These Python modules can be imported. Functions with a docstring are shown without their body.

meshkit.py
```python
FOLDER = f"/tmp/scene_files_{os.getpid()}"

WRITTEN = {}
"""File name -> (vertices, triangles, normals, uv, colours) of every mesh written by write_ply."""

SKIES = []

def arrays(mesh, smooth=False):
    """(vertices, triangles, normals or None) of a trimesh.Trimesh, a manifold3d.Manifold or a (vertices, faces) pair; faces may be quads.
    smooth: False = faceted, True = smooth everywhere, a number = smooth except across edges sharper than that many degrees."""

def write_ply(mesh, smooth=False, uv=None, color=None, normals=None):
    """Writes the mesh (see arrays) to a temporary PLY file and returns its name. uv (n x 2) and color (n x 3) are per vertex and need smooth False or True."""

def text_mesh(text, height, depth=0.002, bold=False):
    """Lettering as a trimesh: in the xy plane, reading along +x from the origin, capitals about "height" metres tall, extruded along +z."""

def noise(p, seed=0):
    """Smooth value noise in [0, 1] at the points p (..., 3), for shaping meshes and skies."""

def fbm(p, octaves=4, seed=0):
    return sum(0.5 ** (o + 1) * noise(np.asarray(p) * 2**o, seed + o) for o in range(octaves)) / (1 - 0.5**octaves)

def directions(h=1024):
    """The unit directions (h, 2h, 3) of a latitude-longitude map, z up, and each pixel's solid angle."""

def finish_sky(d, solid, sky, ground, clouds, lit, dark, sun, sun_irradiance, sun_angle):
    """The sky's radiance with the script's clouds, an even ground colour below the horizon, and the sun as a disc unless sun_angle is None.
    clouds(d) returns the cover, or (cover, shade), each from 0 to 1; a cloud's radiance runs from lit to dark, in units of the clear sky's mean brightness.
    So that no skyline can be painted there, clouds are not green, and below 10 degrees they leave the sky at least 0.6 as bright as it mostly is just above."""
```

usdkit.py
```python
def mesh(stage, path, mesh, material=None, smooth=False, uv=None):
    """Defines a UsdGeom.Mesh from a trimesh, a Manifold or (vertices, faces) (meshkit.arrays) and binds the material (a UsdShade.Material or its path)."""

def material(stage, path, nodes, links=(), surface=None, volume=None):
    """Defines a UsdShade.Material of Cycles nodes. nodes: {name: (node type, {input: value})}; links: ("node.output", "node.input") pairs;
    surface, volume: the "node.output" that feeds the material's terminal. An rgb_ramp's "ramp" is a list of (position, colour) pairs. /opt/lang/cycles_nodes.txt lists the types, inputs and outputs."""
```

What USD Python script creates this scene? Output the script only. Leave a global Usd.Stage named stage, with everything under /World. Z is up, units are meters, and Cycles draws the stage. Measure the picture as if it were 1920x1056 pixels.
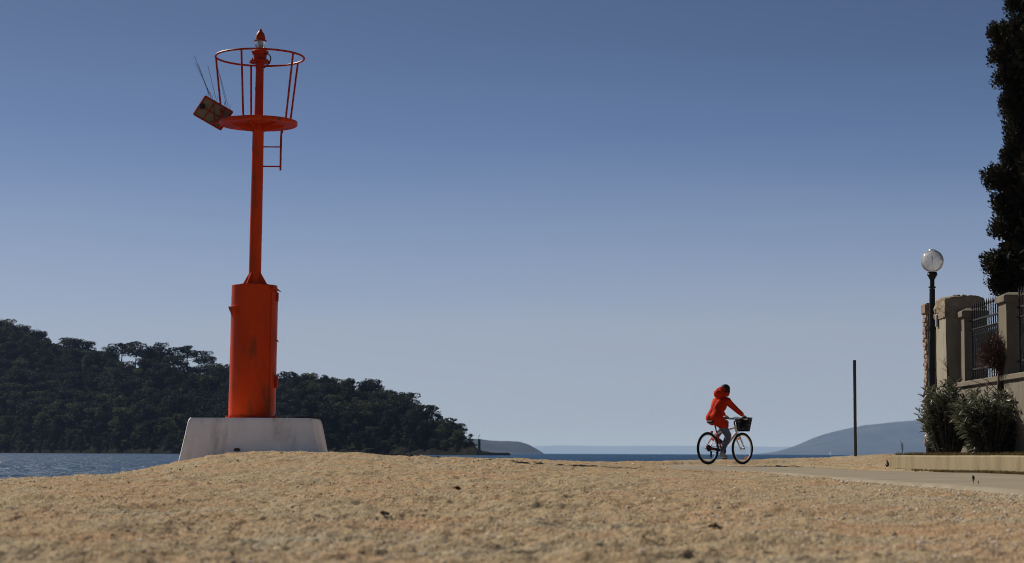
import math, random
import numpy as np, trimesh, manifold3d as mf, usdkit, meshkit
from scipy.interpolate import RBFInterpolator, PchipInterpolator
from scipy.ndimage import map_coordinates
from scipy.spatial.transform import Rotation as Rot
from pxr import Usd, UsdGeom, UsdLux, UsdShade, Sdf, Gf, Vt

stage = Usd.Stage.CreateInMemory()
UsdGeom.SetStageUpAxis(stage, 'Z')
UsdGeom.SetStageMetersPerUnit(stage, 1.0)
UsdGeom.Xform.Define(stage, '/World')
UsdGeom.Scope.Define(stage, '/World/Looks')
PI = math.pi

# ------------------------------------------------------------------ camera
F = 1920 * 70 / 36.0                      # focal length in photograph pixels
EYE = np.array([0.0, 0.0, 0.55])
PITCH = math.atan2(322.6, F)
ROLL = math.radians(0.19)
Rx = Rot.from_euler('x', PI / 2 + PITCH).as_matrix()
Rz = Rot.from_euler('z', ROLL).as_matrix()
RC = Rx @ Rz
cam = UsdGeom.Camera.Define(stage, '/World/camera')
M4 = np.eye(4); M4[:3, :3] = RC; M4[:3, 3] = EYE
cam.AddTransformOp().Set(Gf.Matrix4d(*M4.T.ravel().tolist()))
cam.CreateFocalLengthAttr(70.0)
cam.CreateHorizontalApertureAttr(36.0)
cam.CreateVerticalApertureAttr(36.0 * 1056 / 1920)
cam.CreateFStopAttr(4.0)
cam.CreateFocusDistanceAttr(37.5)
cam.CreateClippingRangeAttr(Gf.Vec2f(0.05, 200000.0))
cam.CreateExposureAttr(0.45)

# ------------------------------------------------------------------ sky and sun
SUN = np.array([-0.55, 0.58, 0.60]); SUN /= np.linalg.norm(SUN)
dome = UsdLux.DomeLight.Define(stage, '/World/sky')
skym = usdkit.material(stage, '/World/Looks/sky', {
    's': ('sky_texture', {'sky_type': 'single_scattering', 'sun_disc': False, 'sun_elevation': math.asin(SUN[2]),
                          'sun_rotation': math.atan2(SUN[0], SUN[1]), 'altitude': 1000.0, 'air_density': 0.33,
                          'aerosol_density': 0.4, 'ozone_density': 2.2}),
    'tc': ('texture_coordinate', {}), 'sx': ('separate_xyz', {}), 'mp': ('mapping', {'scale': (1.6, 1.6, 14.0)}),
    'nz': ('noise_texture', {'scale': 1.3, 'detail': 4.0, 'roughness': 0.55}),
    'lift': ('math', {'math_type': 'multiply_add', 'value2': 0.05, 'value3': -0.025}), 'add': ('math', {'math_type': 'add'}),
    'veil': ('rgb_ramp', {'ramp': [(0.0, (.66,) * 3), (0.03, (.64,) * 3), (0.065, (.60,) * 3), (0.12, (.31,) * 3), (0.165, (.13,) * 3), (0.20, (.02,) * 3), (0.30, (0, 0, 0))]}),
    'vc': ('rgb_ramp', {'ramp': [(0.0, (5.2, 5.35, 5.8)), (0.03, (5.7, 6.0, 6.4)), (0.065, (6.1, 6.5, 7.2)), (0.12, (5.2, 6.4, 8.6)), (0.165, (3.2, 5.0, 9.0)), (0.3, (2.5, 4.5, 8.5))]}),
    'cl': ('mix_color', {}),
    'b': ('background_shader', {'strength': 0.05})},
    [('tc.generated', 'mp.vector'), ('mp.vector', 'nz.vector'), ('tc.generated', 'sx.vector'), ('nz.fac', 'lift.value1'), ('sx.z', 'add.value1'), ('lift.value', 'add.value2'), ('add.value', 'veil.fac'),
     ('veil.color', 'cl.fac'), ('add.value', 'vc.fac'), ('vc.color', 'cl.b'), ('s.color', 'cl.a'), ('cl.result', 'b.color')], surface='b.background')
UsdShade.MaterialBindingAPI.Apply(dome.GetPrim()).Bind(skym)
sun = UsdLux.DistantLight.Define(stage, '/World/sun')
sun.CreateNormalizeAttr(True); sun.CreateIntensityAttr(1.25); sun.CreateAngleAttr(0.53)
sun.CreateColorAttr(Gf.Vec3f(1.0, 0.93, 0.82))
zz = SUN; xx = np.cross([0, 0, 1.0], zz); xx /= np.linalg.norm(xx); yy = np.cross(zz, xx)
L4 = np.eye(4); L4[:3, 0], L4[:3, 1], L4[:3, 2] = xx, yy, zz
sun.AddTransformOp().Set(Gf.Matrix4d(*L4.T.ravel().tolist()))


# ------------------------------------------------------------------ helpers
def hor(px):                               # image row of the sea horizon at a column
    return 850.6 + 0.00332 * (px - 960)

def P(px, py, D):                          # the point at forward distance D seen at a pixel of the photograph
    d = RC @ np.array([(px - 960) / F, -(py - 528) / F, -1.0])
    return EYE + d * (D / d[1])

def Z(px, py, D):
    return P(px, py, D)[2]

used = {}
def numbered(parent, name):
    key = (parent, name); n = used.get(key, -1) + 1; used[key] = n
    return name if n == 0 else f'{name}_{n:03d}'

def tag(p, label=None, cat=None, group=None, kind=None):
    p = p.GetPrim() if hasattr(p, 'GetPrim') else p
    for k, v in (('label', label), ('category', cat), ('group', group), ('kind', kind)):
        if v: p.SetCustomDataByKey(k, v)
    return p

def pathof(parent):
    return '/World' if parent is None else str(parent.GetPath())

def thing(name, label, cat, loc=(0, 0, 0), rotz=0.0, group=None, scale=None):
    x = UsdGeom.Xform.Define(stage, '/World/' + numbered('/World', name))
    x.AddTranslateOp().Set(Gf.Vec3d(*map(float, loc)))
    x.AddRotateZOp().Set(float(math.degrees(rotz)))
    if scale is not None: x.AddScaleOp().Set(Gf.Vec3f(*map(float, np.broadcast_to(scale, 3))))
    return tag(x, label, cat, group)

def obj(name, mesh, mat, parent=None, smooth=35, label=None):
    pp = pathof(parent)
    m = usdkit.mesh(stage, pp + '/' + numbered(pp, name), mesh, mat, smooth=smooth)
    if label: m.GetPrim().SetCustomDataByKey('label', label)
    return m.GetPrim()

def struct(name, mesh, mat, smooth=35):
    return tag(obj(name, mesh, mat, None, smooth), kind='structure')

def dup(root, loc, rotz, label=None, group=None, scale=None):
    was = root.GetCustomData()
    base = root.GetName()
    while base[-4:-3] == '_' and base[-3:].isdigit(): base = base[:-4]
    r = thing(base, label or was['label'], was['category'], loc, rotz, group or was.get('group'), scale)
    r.GetReferences().AddInternalReference(root.GetPath()); r.SetInstanceable(True)
    return r

cat_ = trimesh.util.concatenate

def box(a, b):
    a, b = np.minimum(a, b), np.maximum(a, b)
    m = trimesh.creation.box(np.maximum(np.subtract(b, a), 1e-4)); m.apply_translation(np.add(a, b) / 2.0); return m

def cbox(a, b, c=0.01):                    # box with chamfered edges
    a, b = np.minimum(a, b).astype(float), np.maximum(a, b).astype(float)
    pts = []
    for k in range(3):
        lo, hi = a + c, b - c; lo[k], hi[k] = a[k], b[k]
        pts += [[(lo, hi)[i][0], (lo, hi)[j][1], (lo, hi)[l][2]] for i in (0, 1) for j in (0, 1) for l in (0, 1)]
    return trimesh.convex.convex_hull(np.array(pts))

def tube(pts, r, sides=10, closed=False):
    p = np.asarray(pts, float); n = len(p)
    r = np.broadcast_to(np.asarray(r, float), (n,))
    t = np.roll(p, -1, 0) - np.roll(p, 1, 0) if closed else np.gradient(p, axis=0)
    t /= np.linalg.norm(t, axis=1, keepdims=True) + 1e-12
    a = np.zeros_like(p); ref = np.array([0, 0, 1.0]) if abs(t[0, 2]) < 0.9 else np.array([1.0, 0, 0])
    for i in range(n):
        ref = ref - t[i] * (ref @ t[i]); ref /= np.linalg.norm(ref) + 1e-12; a[i] = ref
    b = np.cross(t, a); ang = np.arange(sides) * 2 * PI / sides
    v = p[:, None] + r[:, None, None] * (np.cos(ang)[None, :, None] * a[:, None] + np.sin(ang)[None, :, None] * b[:, None])
    v = v.reshape(-1, 3); f = []
    rows = n if closed else n - 1
    i, j = np.meshgrid(np.arange(rows), np.arange(sides), indexing='ij')
    i2 = (i + 1) % n; j2 = (j + 1) % sides
    q = np.stack([i * sides + j, i * sides + j2, i2 * sides + j2, i2 * sides + j], -1).reshape(-1, 4)
    f = np.vstack([q[:, [0, 1, 2]], q[:, [0, 2, 3]]])
    if not closed:
        c0, c1 = len(v), len(v) + 1
        v = np.vstack([v, p[0], p[-1]]); k = np.arange(sides); k2 = (k + 1) % sides
        f = np.vstack([f, np.stack([np.full(sides, c0), k2, k], 1), np.stack([np.full(sides, c1), (n - 1) * sides + k, (n - 1) * sides + k2], 1)])
    m = trimesh.Trimesh(v, f, process=False)
    return m

def lathe(prof, sections=48):              # profile of (r, z), turned about z
    m = trimesh.creation.revolve(np.array(prof, float), sections=sections)
    if m.volume < 0: m.invert()
    return m

def torus(R, r, n=64, sides=10, c=(0, 0, 0)):
    a = np.arange(n) * 2 * PI / n
    return tube(np.stack([c[0] + R * np.cos(a), c[1] + R * np.sin(a), np.full(n, c[2])], 1), r, sides, True)

def prism(poly, z0, z1):                   # polygon in xy pulled up z
    from shapely.geometry import Polygon
    m = trimesh.creation.extrude_polygon(Polygon(poly), z1 - z0, engine='earcut'); m.apply_translation([0, 0, z0]); return m

def hullballs(chain, seg=14):              # manifold of hulls of successive balls: [(x,y,z,r), ...]
    out = []
    for a, b in zip(chain[:-1], chain[1:]):
        bs = [mf.Manifold.sphere(float(q[3]), seg).translate([float(k) for k in q[:3]]) for q in (a, b)]
        out.append(mf.Manifold.batch_hull(bs))
    return mf.Manifold.batch_boolean(out, mf.OpType.Add) if len(out) > 1 else out[0]

def unite(ms):
    return mf.Manifold.batch_boolean(ms, mf.OpType.Add)

def soft(man, length=0.02, it=8):
    man = man.refine_to_length(length)
    m = man.to_mesh(); t = trimesh.Trimesh(m.vert_properties[:, :3], m.tri_verts, process=True)
    trimesh.smoothing.filter_taubin(t, iterations=it)
    return t

def cards(c, size, rng, squash=1.0, aim=None, aspect=1.0, fold=0.0):
    """One leaf-like quad (two triangles) at each of the points c; size: array or number; aim: preferred long direction."""
    n = len(c); size = np.broadcast_to(np.asarray(size, float), (n,))
    d = rng.normal(size=(n, 3)) * [1, 1, squash]
    if aim is not None: d = d * 0.55 + aim
    d /= np.linalg.norm(d, axis=1, keepdims=True) + 1e-9
    s = np.cross(d, rng.normal(size=(n, 3))); s /= np.linalg.norm(s, axis=1, keepdims=True) + 1e-9
    up = np.cross(d, s)
    L, W = size[:, None] * 0.5, size[:, None] * 0.5 * aspect
    v = np.stack([c - d * L, c + s * W + up * W * fold, c + d * L, c - s * W + up * W * fold], 1).reshape(-1, 3)
    k = np.arange(n)[:, None] * 4
    f = np.vstack([k + [0, 1, 2], k + [0, 2, 3]])
    return v, f

# ------------------------------------------------------------------ materials
def M(name, col, rough=0.6, var=0.18, scale=4.0, bump=0.15, bscale=40.0, metallic=0.0, spec=0.12, stain=None, sscale=1.5, samt=0.5, stretch=(1, 1, 1), rnd=0.0, island=0.0, dist=0.01, coat=0.0, translucent=None, coords='object', sharp=(0.45, 0.7)):
    """Procedural paint, stone, metal or leaf: base colour varied by two noises, an optional stain colour, fine relief."""
    col = np.array(col, float)
    n = {'tc': ('texture_coordinate', {}), 'geo': ('geometry', {}),
         'map': ('mapping', {'scale': stretch}),
         'n1': ('noise_texture', {'scale': scale, 'detail': 6.0, 'roughness': 0.6}),
         'r1': ('rgb_ramp', {'ramp': [(0.25, np.clip(col * (1 - var), 0, 1)), (0.5, col), (0.78, np.clip(col * (1 + var), 0, 1))]}),
         'nb': ('noise_texture', {'scale': bscale, 'detail': 4.0, 'roughness': 0.6}),
         'bp': ('bump', {'strength': bump, 'distance': dist}),
         'p': ('principled_bsdf', {'roughness': rough, 'metallic': metallic, 'specular_ior_level': spec, 'coat_weight': coat, 'coat_roughness': 0.15})}
    src = 'tc.object' if coords == 'object' else 'geo.position'
    l = [(src, 'map.vector'), ('map.vector', 'n1.vector'), (src, 'nb.vector'), ('n1.fac', 'r1.fac'), ('nb.fac', 'bp.height'), ('bp.normal', 'p.normal')]
    out = 'r1.color'
    if stain is not None:
        n['n2'] = ('noise_texture', {'scale': sscale, 'detail': 8.0, 'roughness': 0.68})
        n['r2'] = ('rgb_ramp', {'ramp': [(sharp[0], (0, 0, 0)), (sharp[1], (samt, samt, samt))]})
        n['mx'] = ('mix_color', {'b': stain})
        l += [('map.vector', 'n2.vector'), ('n2.fac', 'r2.fac'), ('r2.color', 'mx.fac'), (out, 'mx.a')]
        out = 'mx.result'
    if rnd or island:
        n['oi'] = ('object_info', {})
        n['mr'] = ('map_range', {'from_min': 0.0, 'from_max': 1.0, 'to_min': 1 - max(rnd, island), 'to_max': 1 + max(rnd, island)})
        n['hv'] = ('hsv', {})
        l += [(('geo.random_per_island' if island else 'oi.random'), 'mr.value'), ('mr.result', 'hv.value'), (out, 'hv.color')]
        out = 'hv.color'
    l.append((out, 'p.base_color'))
    surf = 'p.BSDF'
    if translucent:
        n['tr'] = ('translucent_bsdf', {}); n['ms'] = ('mix_closure', {'fac': translucent})
        l += [(out, 'tr.color'), ('p.BSDF', 'ms.closure1'), ('tr.BSDF', 'ms.closure2')]
        surf = 'ms.closure'
    return usdkit.material(stage, '/World/Looks/' + name, n, l, surface=surf)

# ------------------------------------------------------------------ the beach (one height field)
def cp(px, py, D): return P(px, py, D)
ctl = []
for px in (-500, 0, 400, 960, 1500, 1920, 2400):
    for D in (3.0, 7.0): ctl.append([(px - 960) / F * max(D, 6), D, 0.155 + 0.00001 * px])
for x in (-60, -25, 25, 60): ctl.append([x, 2, 0.16])
for x in (-60, -20, 0, 20, 60): ctl.append([x, -25, 0.3])
# mid foreground, then the crest the camera sees
for px, py, D in [(0, 945, 14), (400, 940, 14), (960, 935, 14), (1400, 940, 14.5), (1800, 945, 14),
                  (0, 903, 26), (60, 902, 26.5), (130, 899.5, 28), (200, 893, 29.5), (260, 881, 31), (300, 872, 32.5), (335, 865, 33.5), (380, 854, 34.3), (430, 849.5, 34.6), (520, 850, 34.8), (600, 852.5, 35), (660, 857.5, 35.5),
                  (760, 858.5, 36.5), (900, 861.5, 37), (1000, 862.5, 37.5), (1100, 866, 37), (1180, 870, 36.8), (1250, 877, 36),
                  (430, 878, 25), (700, 884, 25), (960, 886, 25), (1180, 889, 25)]:
    ctl.append(cp(px, py, D))
# behind the crest: down to the water
for px, D, z in [(0, 29, -0.06), (130, 31, -0.05), (260, 34.5, -0.02), (335, 38, 0.1), (430, 39.5, 0.2), (600, 40, 0.22), (760, 41, 0.24), (900, 42, 0.25), (1000, 42.5, 0.27),
                 (0, 33, -0.5), (260, 39, -0.5), (430, 46, -0.5), (600, 47, -0.55), (760, 48, -0.55), (900, 49, -0.5), (1000, 50, -0.45), (1100, 52, -0.4), (1250, 55, -0.4), (1400, 58, -0.4), (1600, 64, -0.4)]:
    ctl.append([(px - 960) / F * D, D, z])
for x, D, z in [(-20, 24, 0.1), (-40, 22, 0.1), (-20, 28, -0.5), (-40, 26, -0.5), (-60, 26, -0.6), (-70, 40, -1), (-30, 60, -1), (0, 80, -1.2), (30, 95, -0.6), (60, 90, 0.3)]:
    ctl.append([x, D, z])
# flat strip behind the path (the bank stands on it) and the gravel mound on the right
for px, py, D in [(1540, 858, 46.5), (1600, 852.5, 46), (1660, 850.5, 45.5), (1720, 850, 45), (1560, 868, 42.3), (1500, 870.5, 42.5)]:
    ctl.append(cp(px, py, D))
for px, D, z in [(1000, 42.0, .27), (1100, 43.5, .30), (1200, 44, .315), (1300, 44.4, .32), (1400, 44.6, .32), (1480, 44.8, .33), (1100, 46, .22), (1200, 47, .25), (1300, 47.2, .27), (1400, 47.6, .28), (1480, 48, .3)]:
    ctl.append([(px - 960) / F * D, D, z])
for px, py, D in [(1280, 882, 33), (1350, 884, 33), (1430, 885, 32), (1500, 889, 28), (1250, 881, 34.5), (1330, 887, 28), (1200, 880, 33)]:
    ctl.append(cp(px, py, D))
# path bed
for px, py, D in [(1250, 873, 41), (1300, 872.3, 42), (1400, 872, 42.3), (1360, 880, 37), (1450, 878, 39), (1560, 878, 38.5), (1640, 878, 38), (1700, 881, 35), (1800, 886, 31.5), (1920, 892, 27.6),
                  (1560, 893, 25), (1740, 905, 20.5), (1920, 923, 16.3), (1850, 905, 22)]:
    q = cp(px, py, D); q[2] -= 0.02; ctl.append(q)
for x in (8, 12, 20, 40):
    for y in (14, 22, 30, 38, 46, 56): ctl.append([x + (y > 40) * 1.5, y, 0.26 + 0.006 * (y - 14)])
ctl = np.array(ctl, float)
rbf = RBFInterpolator(ctl[:, :2] / 10.0, ctl[:, 2], kernel='linear', smoothing=0.004)
GX, GY = np.arange(-80, 80.01, 0.5), np.arange(-30, 100.01, 0.5)
gx, gy = np.meshgrid(GX, GY, indexing='ij')
GZ = rbf(np.stack([gx.ravel(), gy.ravel()], 1) / 10.0).reshape(gx.shape)
from scipy.ndimage import gaussian_filter
GZ = gaussian_filter(GZ, 0.8)
def gbase(x, y):
    return map_coordinates(GZ, [(np.asarray(x, float) + 80) / 0.5, (np.asarray(y, float) + 30) / 0.5], order=3, mode='nearest')

# outline of the concrete path (centre line and half width)
pc = np.array([[5.75, 4.0], [5.75, 16.0], [5.62, 25], [5.3, 32], [4.75, 37.3], [3.9, 41.0], [2.2, 42.9], [0.3, 43.3]])
pw = np.array([1.65, 1.62, 1.62, 1.65, 1.75, 1.55, 1.0, 0.75])
from scipy.interpolate import CubicSpline
ps = np.r_[0, np.cumsum(np.linalg.norm(np.diff(pc, axis=0), axis=1))]
pxs, pys, pws = CubicSpline(ps, pc[:, 0]), CubicSpline(ps, pc[:, 1]), PchipInterpolator(ps, pw)
sfine = np.linspace(0, ps[-1], 260)
pline = np.stack([pxs(sfine), pys(sfine)], 1)
from scipy.spatial import cKDTree
ptree = cKDTree(pline)
def pathdist(x, y):                        # signed distance outside the path's edge
    d, i = ptree.query(np.stack([np.ravel(x), np.ravel(y)], 1))
    return (d - pws(sfine[i])).reshape(np.shape(x)), i.reshape(np.shape(x))
PATHZ = gaussian_filter(gbase(pline[:, 0], pline[:, 1]), 6) + 0.012
def ground(x, y, fine=True):
    x, y = np.asarray(x, float), np.asarray(y, float)
    z = gbase(x, y)
    pd, i = pathdist(x, y)
    near = np.clip(pd / 0.35, 0, 1)
    q = np.stack([x, y, np.zeros_like(x)], -1)
    amp = near
    lump = 0.075 * (meshkit.fbm(q * [1.1, 0.9, 1] + 7, 2, 3) - 0.5) * (0.35 + 0.65 * np.clip((34 - y) / 10, 0, 1)) + 0.062 * (meshkit.fbm(q * 3.1 + 31, 2, 5) - 0.5)
    if fine:
        lump = lump + 0.05 * (meshkit.fbm(q * 9 + 3, 2, 9) - 0.5) + 0.024 * (meshkit.fbm(q * 27, 2, 12) - 0.5)
    z = z + lump * amp * np.interp(x, [0.5, 2.0, 5.0], [1, .6, .6]) 
    edge = 43.9 + 0.12 * (x - 4) * (x > 4) - 0.35 * np.clip(2.0 - x, 0, 9) + 0.5 * (meshkit.fbm(q * 0.6 + 50, 2, 15) - 0.5)
    hb = (0.085 + 0.09 * (meshkit.fbm(q * 0.9 + 90, 2, 17) - 0.45)) * np.interp(x, [-1.5, 1.0, 5.8, 7.2], [0, 1, 1, 0.0])
    z = z + hb * np.clip((y - edge) / 0.22, 0, 1) ** 0.7 * np.clip((48.5 - y) / 2.5, 0, 1)
    return np.where(pd < 0.35, np.minimum(z, (PATHZ[i] - 0.03) * (1 - near) + z * near) if True else z, z)

tcol = np.r_[np.linspace(-5, -0.45, 40)[:-1], np.linspace(-0.45, -0.285, 40)[:-1], np.linspace(-0.285, 0.285, 780), np.linspace(0.285, 0.45, 40)[1:], np.linspace(0.45, 5, 40)[1:]]
yrow = np.r_[np.linspace(-25, 4.0, 16)[:-1], np.geomspace(4.0, 56, 760), np.linspace(56, 90, 30)[1:]]
tt, yy_ = np.meshgrid(tcol, yrow, indexing='xy')
X = np.clip(tt * np.maximum(yy_, 12), -79, 79); Y = yy_
Zg = ground(X, Y)
nr, nc = X.shape
i, j = np.meshgrid(np.arange(nr - 1), np.arange(nc - 1), indexing='ij')
q = np.stack([i * nc + j, i * nc + j + 1, (i + 1) * nc + j + 1, (i + 1) * nc + j], -1).reshape(-1, 4)
gv = np.stack([X.ravel(), Y.ravel(), Zg.ravel()], 1)
sandm = usdkit.material(stage, '/World/Looks/beach_sand', {
    'g': ('geometry', {}),
    'n1': ('noise_texture', {'scale': 0.8, 'detail': 8.0, 'roughness': 0.68}),
    'n2': ('noise_texture', {'scale': 6.0, 'detail': 6.0, 'roughness': 0.65}),
    'n3': ('noise_texture', {'scale': 55.0, 'detail': 4.0, 'roughness': 0.7}),
    'v': ('voronoi_texture', {'scale': 70.0}),
    'r1': ('rgb_ramp', {'ramp': [(0.36, (0.342, 0.226, 0.135)), (0.47, (0.332, 0.242, 0.15)), (0.55, (0.318, 0.25, 0.158)), (0.66, (0.328, 0.278, 0.2))]}),
    'r2': ('rgb_ramp', {'ramp': [(0.25, (0.68, 0.64, 0.60)), (0.5, (1, 1, 1)), (0.8, (1.14, 1.13, 1.10))]}),
    'r3': ('rgb_ramp', {'ramp': [(0.28, (0.55, 0.52, 0.48)), (0.5, (1, 1, 1)), (0.72, (1.3, 1.28, 1.25))]}),
    'm1': ('mix_color', {'blend_type': 'multiply', 'fac': 1.0}), 'm2': ('mix_color', {'blend_type': 'multiply', 'fac': 0.85}),
    'b1': ('bump', {'strength': 0.8, 'distance': 0.012}), 'b2': ('bump', {'strength': 0.7, 'distance': 0.02}),
    'p': ('principled_bsdf', {'roughness': 0.95, 'specular_ior_level': 0.02})},
    [('g.position', 'n1.vector'), ('g.position', 'n2.vector'), ('g.position', 'n3.vector'), ('g.position', 'v.vector'),
     ('n1.fac', 'r1.fac'), ('n2.fac', 'r2.fac'), ('n3.fac', 'r3.fac'), ('r1.color', 'm1.a'), ('r2.color', 'm1.b'), ('m1.result', 'm2.a'), ('r3.color', 'm2.b'),
     ('m2.result', 'p.base_color'), ('v.distance', 'b1.height'), ('n3.fac', 'b2.height'), ('b1.normal', 'b2.normal'), ('b2.normal', 'p.normal')], surface='p.BSDF')
struct('beach', (gv, q), sandm, smooth=True)

# ------------------------------------------------------------------ the sea
seam = usdkit.material(stage, '/World/Looks/sea_water', {
    'g': ('geometry', {}), 'mp': ('mapping', {'scale': (1.0, 1.9, 1.0), 'rotation': (0, 0, 0.25)}),
    'n1': ('noise_texture', {'scale': 0.55, 'detail': 6.0, 'roughness': 0.62}),
    'n2': ('noise_texture', {'scale': 3.2, 'detail': 4.0, 'roughness': 0.6}),
    'b1': ('bump', {'strength': 1.0, 'distance': 0.55}), 'b2': ('bump', {'strength': 0.8, 'distance': 0.06}),
    'p': ('principled_bsdf', {'base_color': (0.012, 0.045, 0.10), 'roughness': 0.4, 'ior': 1.33, 'specular_ior_level': 0.11})},
    [('g.position', 'mp.vector'), ('mp.vector', 'n1.vector'), ('mp.vector', 'n2.vector'), ('n1.fac', 'b1.height'), ('b1.normal', 'b2.normal'), ('n2.fac', 'b2.height'), ('b2.normal', 'p.normal')], surface='p.BSDF')
SEAR = 49000.0
def sea_mesh():
    t = np.r_[np.linspace(-6, -0.3, 30)[:-1], np.linspace(-0.3, 0.3, 640), np.linspace(0.3, 6, 30)[1:]]
    y = np.r_[np.linspace(-60, 18, 8)[:-1], np.geomspace(18, 420, 560), np.geomspace(420, 47000, 60)[1:]]
    T, Yv = np.meshgrid(t, y, indexing='xy'); Xv = np.clip(T * np.maximum(Yv, 40), -48000, 48000)
    q = np.stack([Xv, Yv, np.zeros_like(Xv)], -1)
    fade = np.clip((420 - Yv) / 250, 0, 1)
    w = 0.0
    for k, (L, A, ang) in enumerate([(1.9, 0.030, 1.25), (1.1, 0.022, 1.75), (0.7, 0.014, 1.0), (2.8, 0.03, 1.5)]):
        ph = 2 * PI / L * (Xv * math.cos(ang) + Yv * math.sin(ang)) + 5 * meshkit.fbm(q * (0.35 / L) + k * 9, 2, k)
        w = w + A * (1 - np.abs(np.sin(ph / 2))) ** 1.0 * (0.3 + 1.4 * meshkit.noise(q * (0.25 / L) + 40 + k, k))
    w = (w - 0.045) * fade * np.where((Yv > 18), 1, 0)
    n, m = Xv.shape
    i, j = np.meshgrid(np.arange(n - 1), np.arange(m - 1), indexing='ij')
    f = np.stack([i * m + j, i * m + j + 1, (i + 1) * m + j + 1, (i + 1) * m + j], -1).reshape(-1, 4)
    return np.stack([Xv.ravel(), Yv.ravel(), w.ravel()], 1), f
struct('sea', sea_mesh(), seam, smooth=True)

# ------------------------------------------------------------------ haze
hazem = usdkit.material(stage, '/World/Looks/haze', {'v': ('principled_volume', {'color': (0.40, 0.60, 1.0), 'absorption_color': (0.42, 0.42, 0.55), 'density': 3.8e-5, 'anisotropy': 0.0})}, [], volume='v.volume')
tag(obj('haze', box([-50000, -300, -3.0], [50000, 49500, 300.0]), hazem, None, False), 'pale blue haze over the far water', 'haze', kind='stuff')

# ------------------------------------------------------------------ far land
landm = M('far_scrub', spec=0.0, col=(0.03, 0.035, 0.04), rough=0.95, var=0.55, scale=0.006, bump=0.0, coords='world', stain=(0.09, 0.09, 0.09), sscale=0.004, samt=0.6)
def far_land(name, prof, D, depth, seed, front=0.35):
    prof = np.array(prof, float)
    u = np.linspace(prof[0, 0], prof[-1, 0], 160)
    rows = PchipInterpolator(prof[:, 0], prof[:, 1])(u)
    top = np.maximum((hor(u) - rows) / F * (D + depth * front) + EYE[2], 0)
    s = np.linspace(0, 1, 30)
    shape = np.where(s < front, np.sin(np.clip(s / front, 0, 1) * PI / 2) ** 0.8, np.cos(np.clip((s - front) / (1 - front), 0, 1) * PI / 2))
    U, S = np.meshgrid(u, s, indexing='xy')
    Yv = D + depth * S; Xv = (U - 960) / F * Yv
    Zv = top[None, :] * shape[:, None]
    nse = meshkit.fbm(np.stack([Xv, Yv, 0 * Xv], -1) / (D / 60.0), 4, seed) - 0.5
    Zv = Zv * (1 + 0.35 * nse * np.clip(1 - np.abs(S - front) * 1.0, 0, 1) * (np.abs(S - front) > 0.05)) - 0.5
    Zv[0] = -1.5; Zv[-1] = -1.5
    n, m = Xv.shape
    i, j = np.meshgrid(np.arange(n - 1), np.arange(m - 1), indexing='ij')
    f = np.stack([i * m + j, i * m + j + 1, (i + 1) * m + j + 1, (i + 1) * m + j], -1).reshape(-1, 4)
    struct(name, (np.stack([Xv.ravel(), Yv.ravel(), Zv.ravel()], 1), f), landm, smooth=True)
far_land('distant_headland', [(480, 838), (600, 830), (700, 822), (800, 821), (895, 823.5), (930, 827), (960, 829), (975, 829.5), (985, 831.5), (993, 834), (1000, 838), (1010, 843.5), (1018, 848.5), (1022, 851)], 6200, 1500, 3)
far_land('distant_hill', [(1400, 851.8), (1440, 849), (1470, 843), (1500, 832), (1530, 819.5), (1570, 808), (1620, 798.5), (1680, 791.5), (1740, 787), (1820, 783), (1920, 782), (2100, 790), (2300, 815), (2500, 848)], 13500, 5000, 5)
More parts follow.
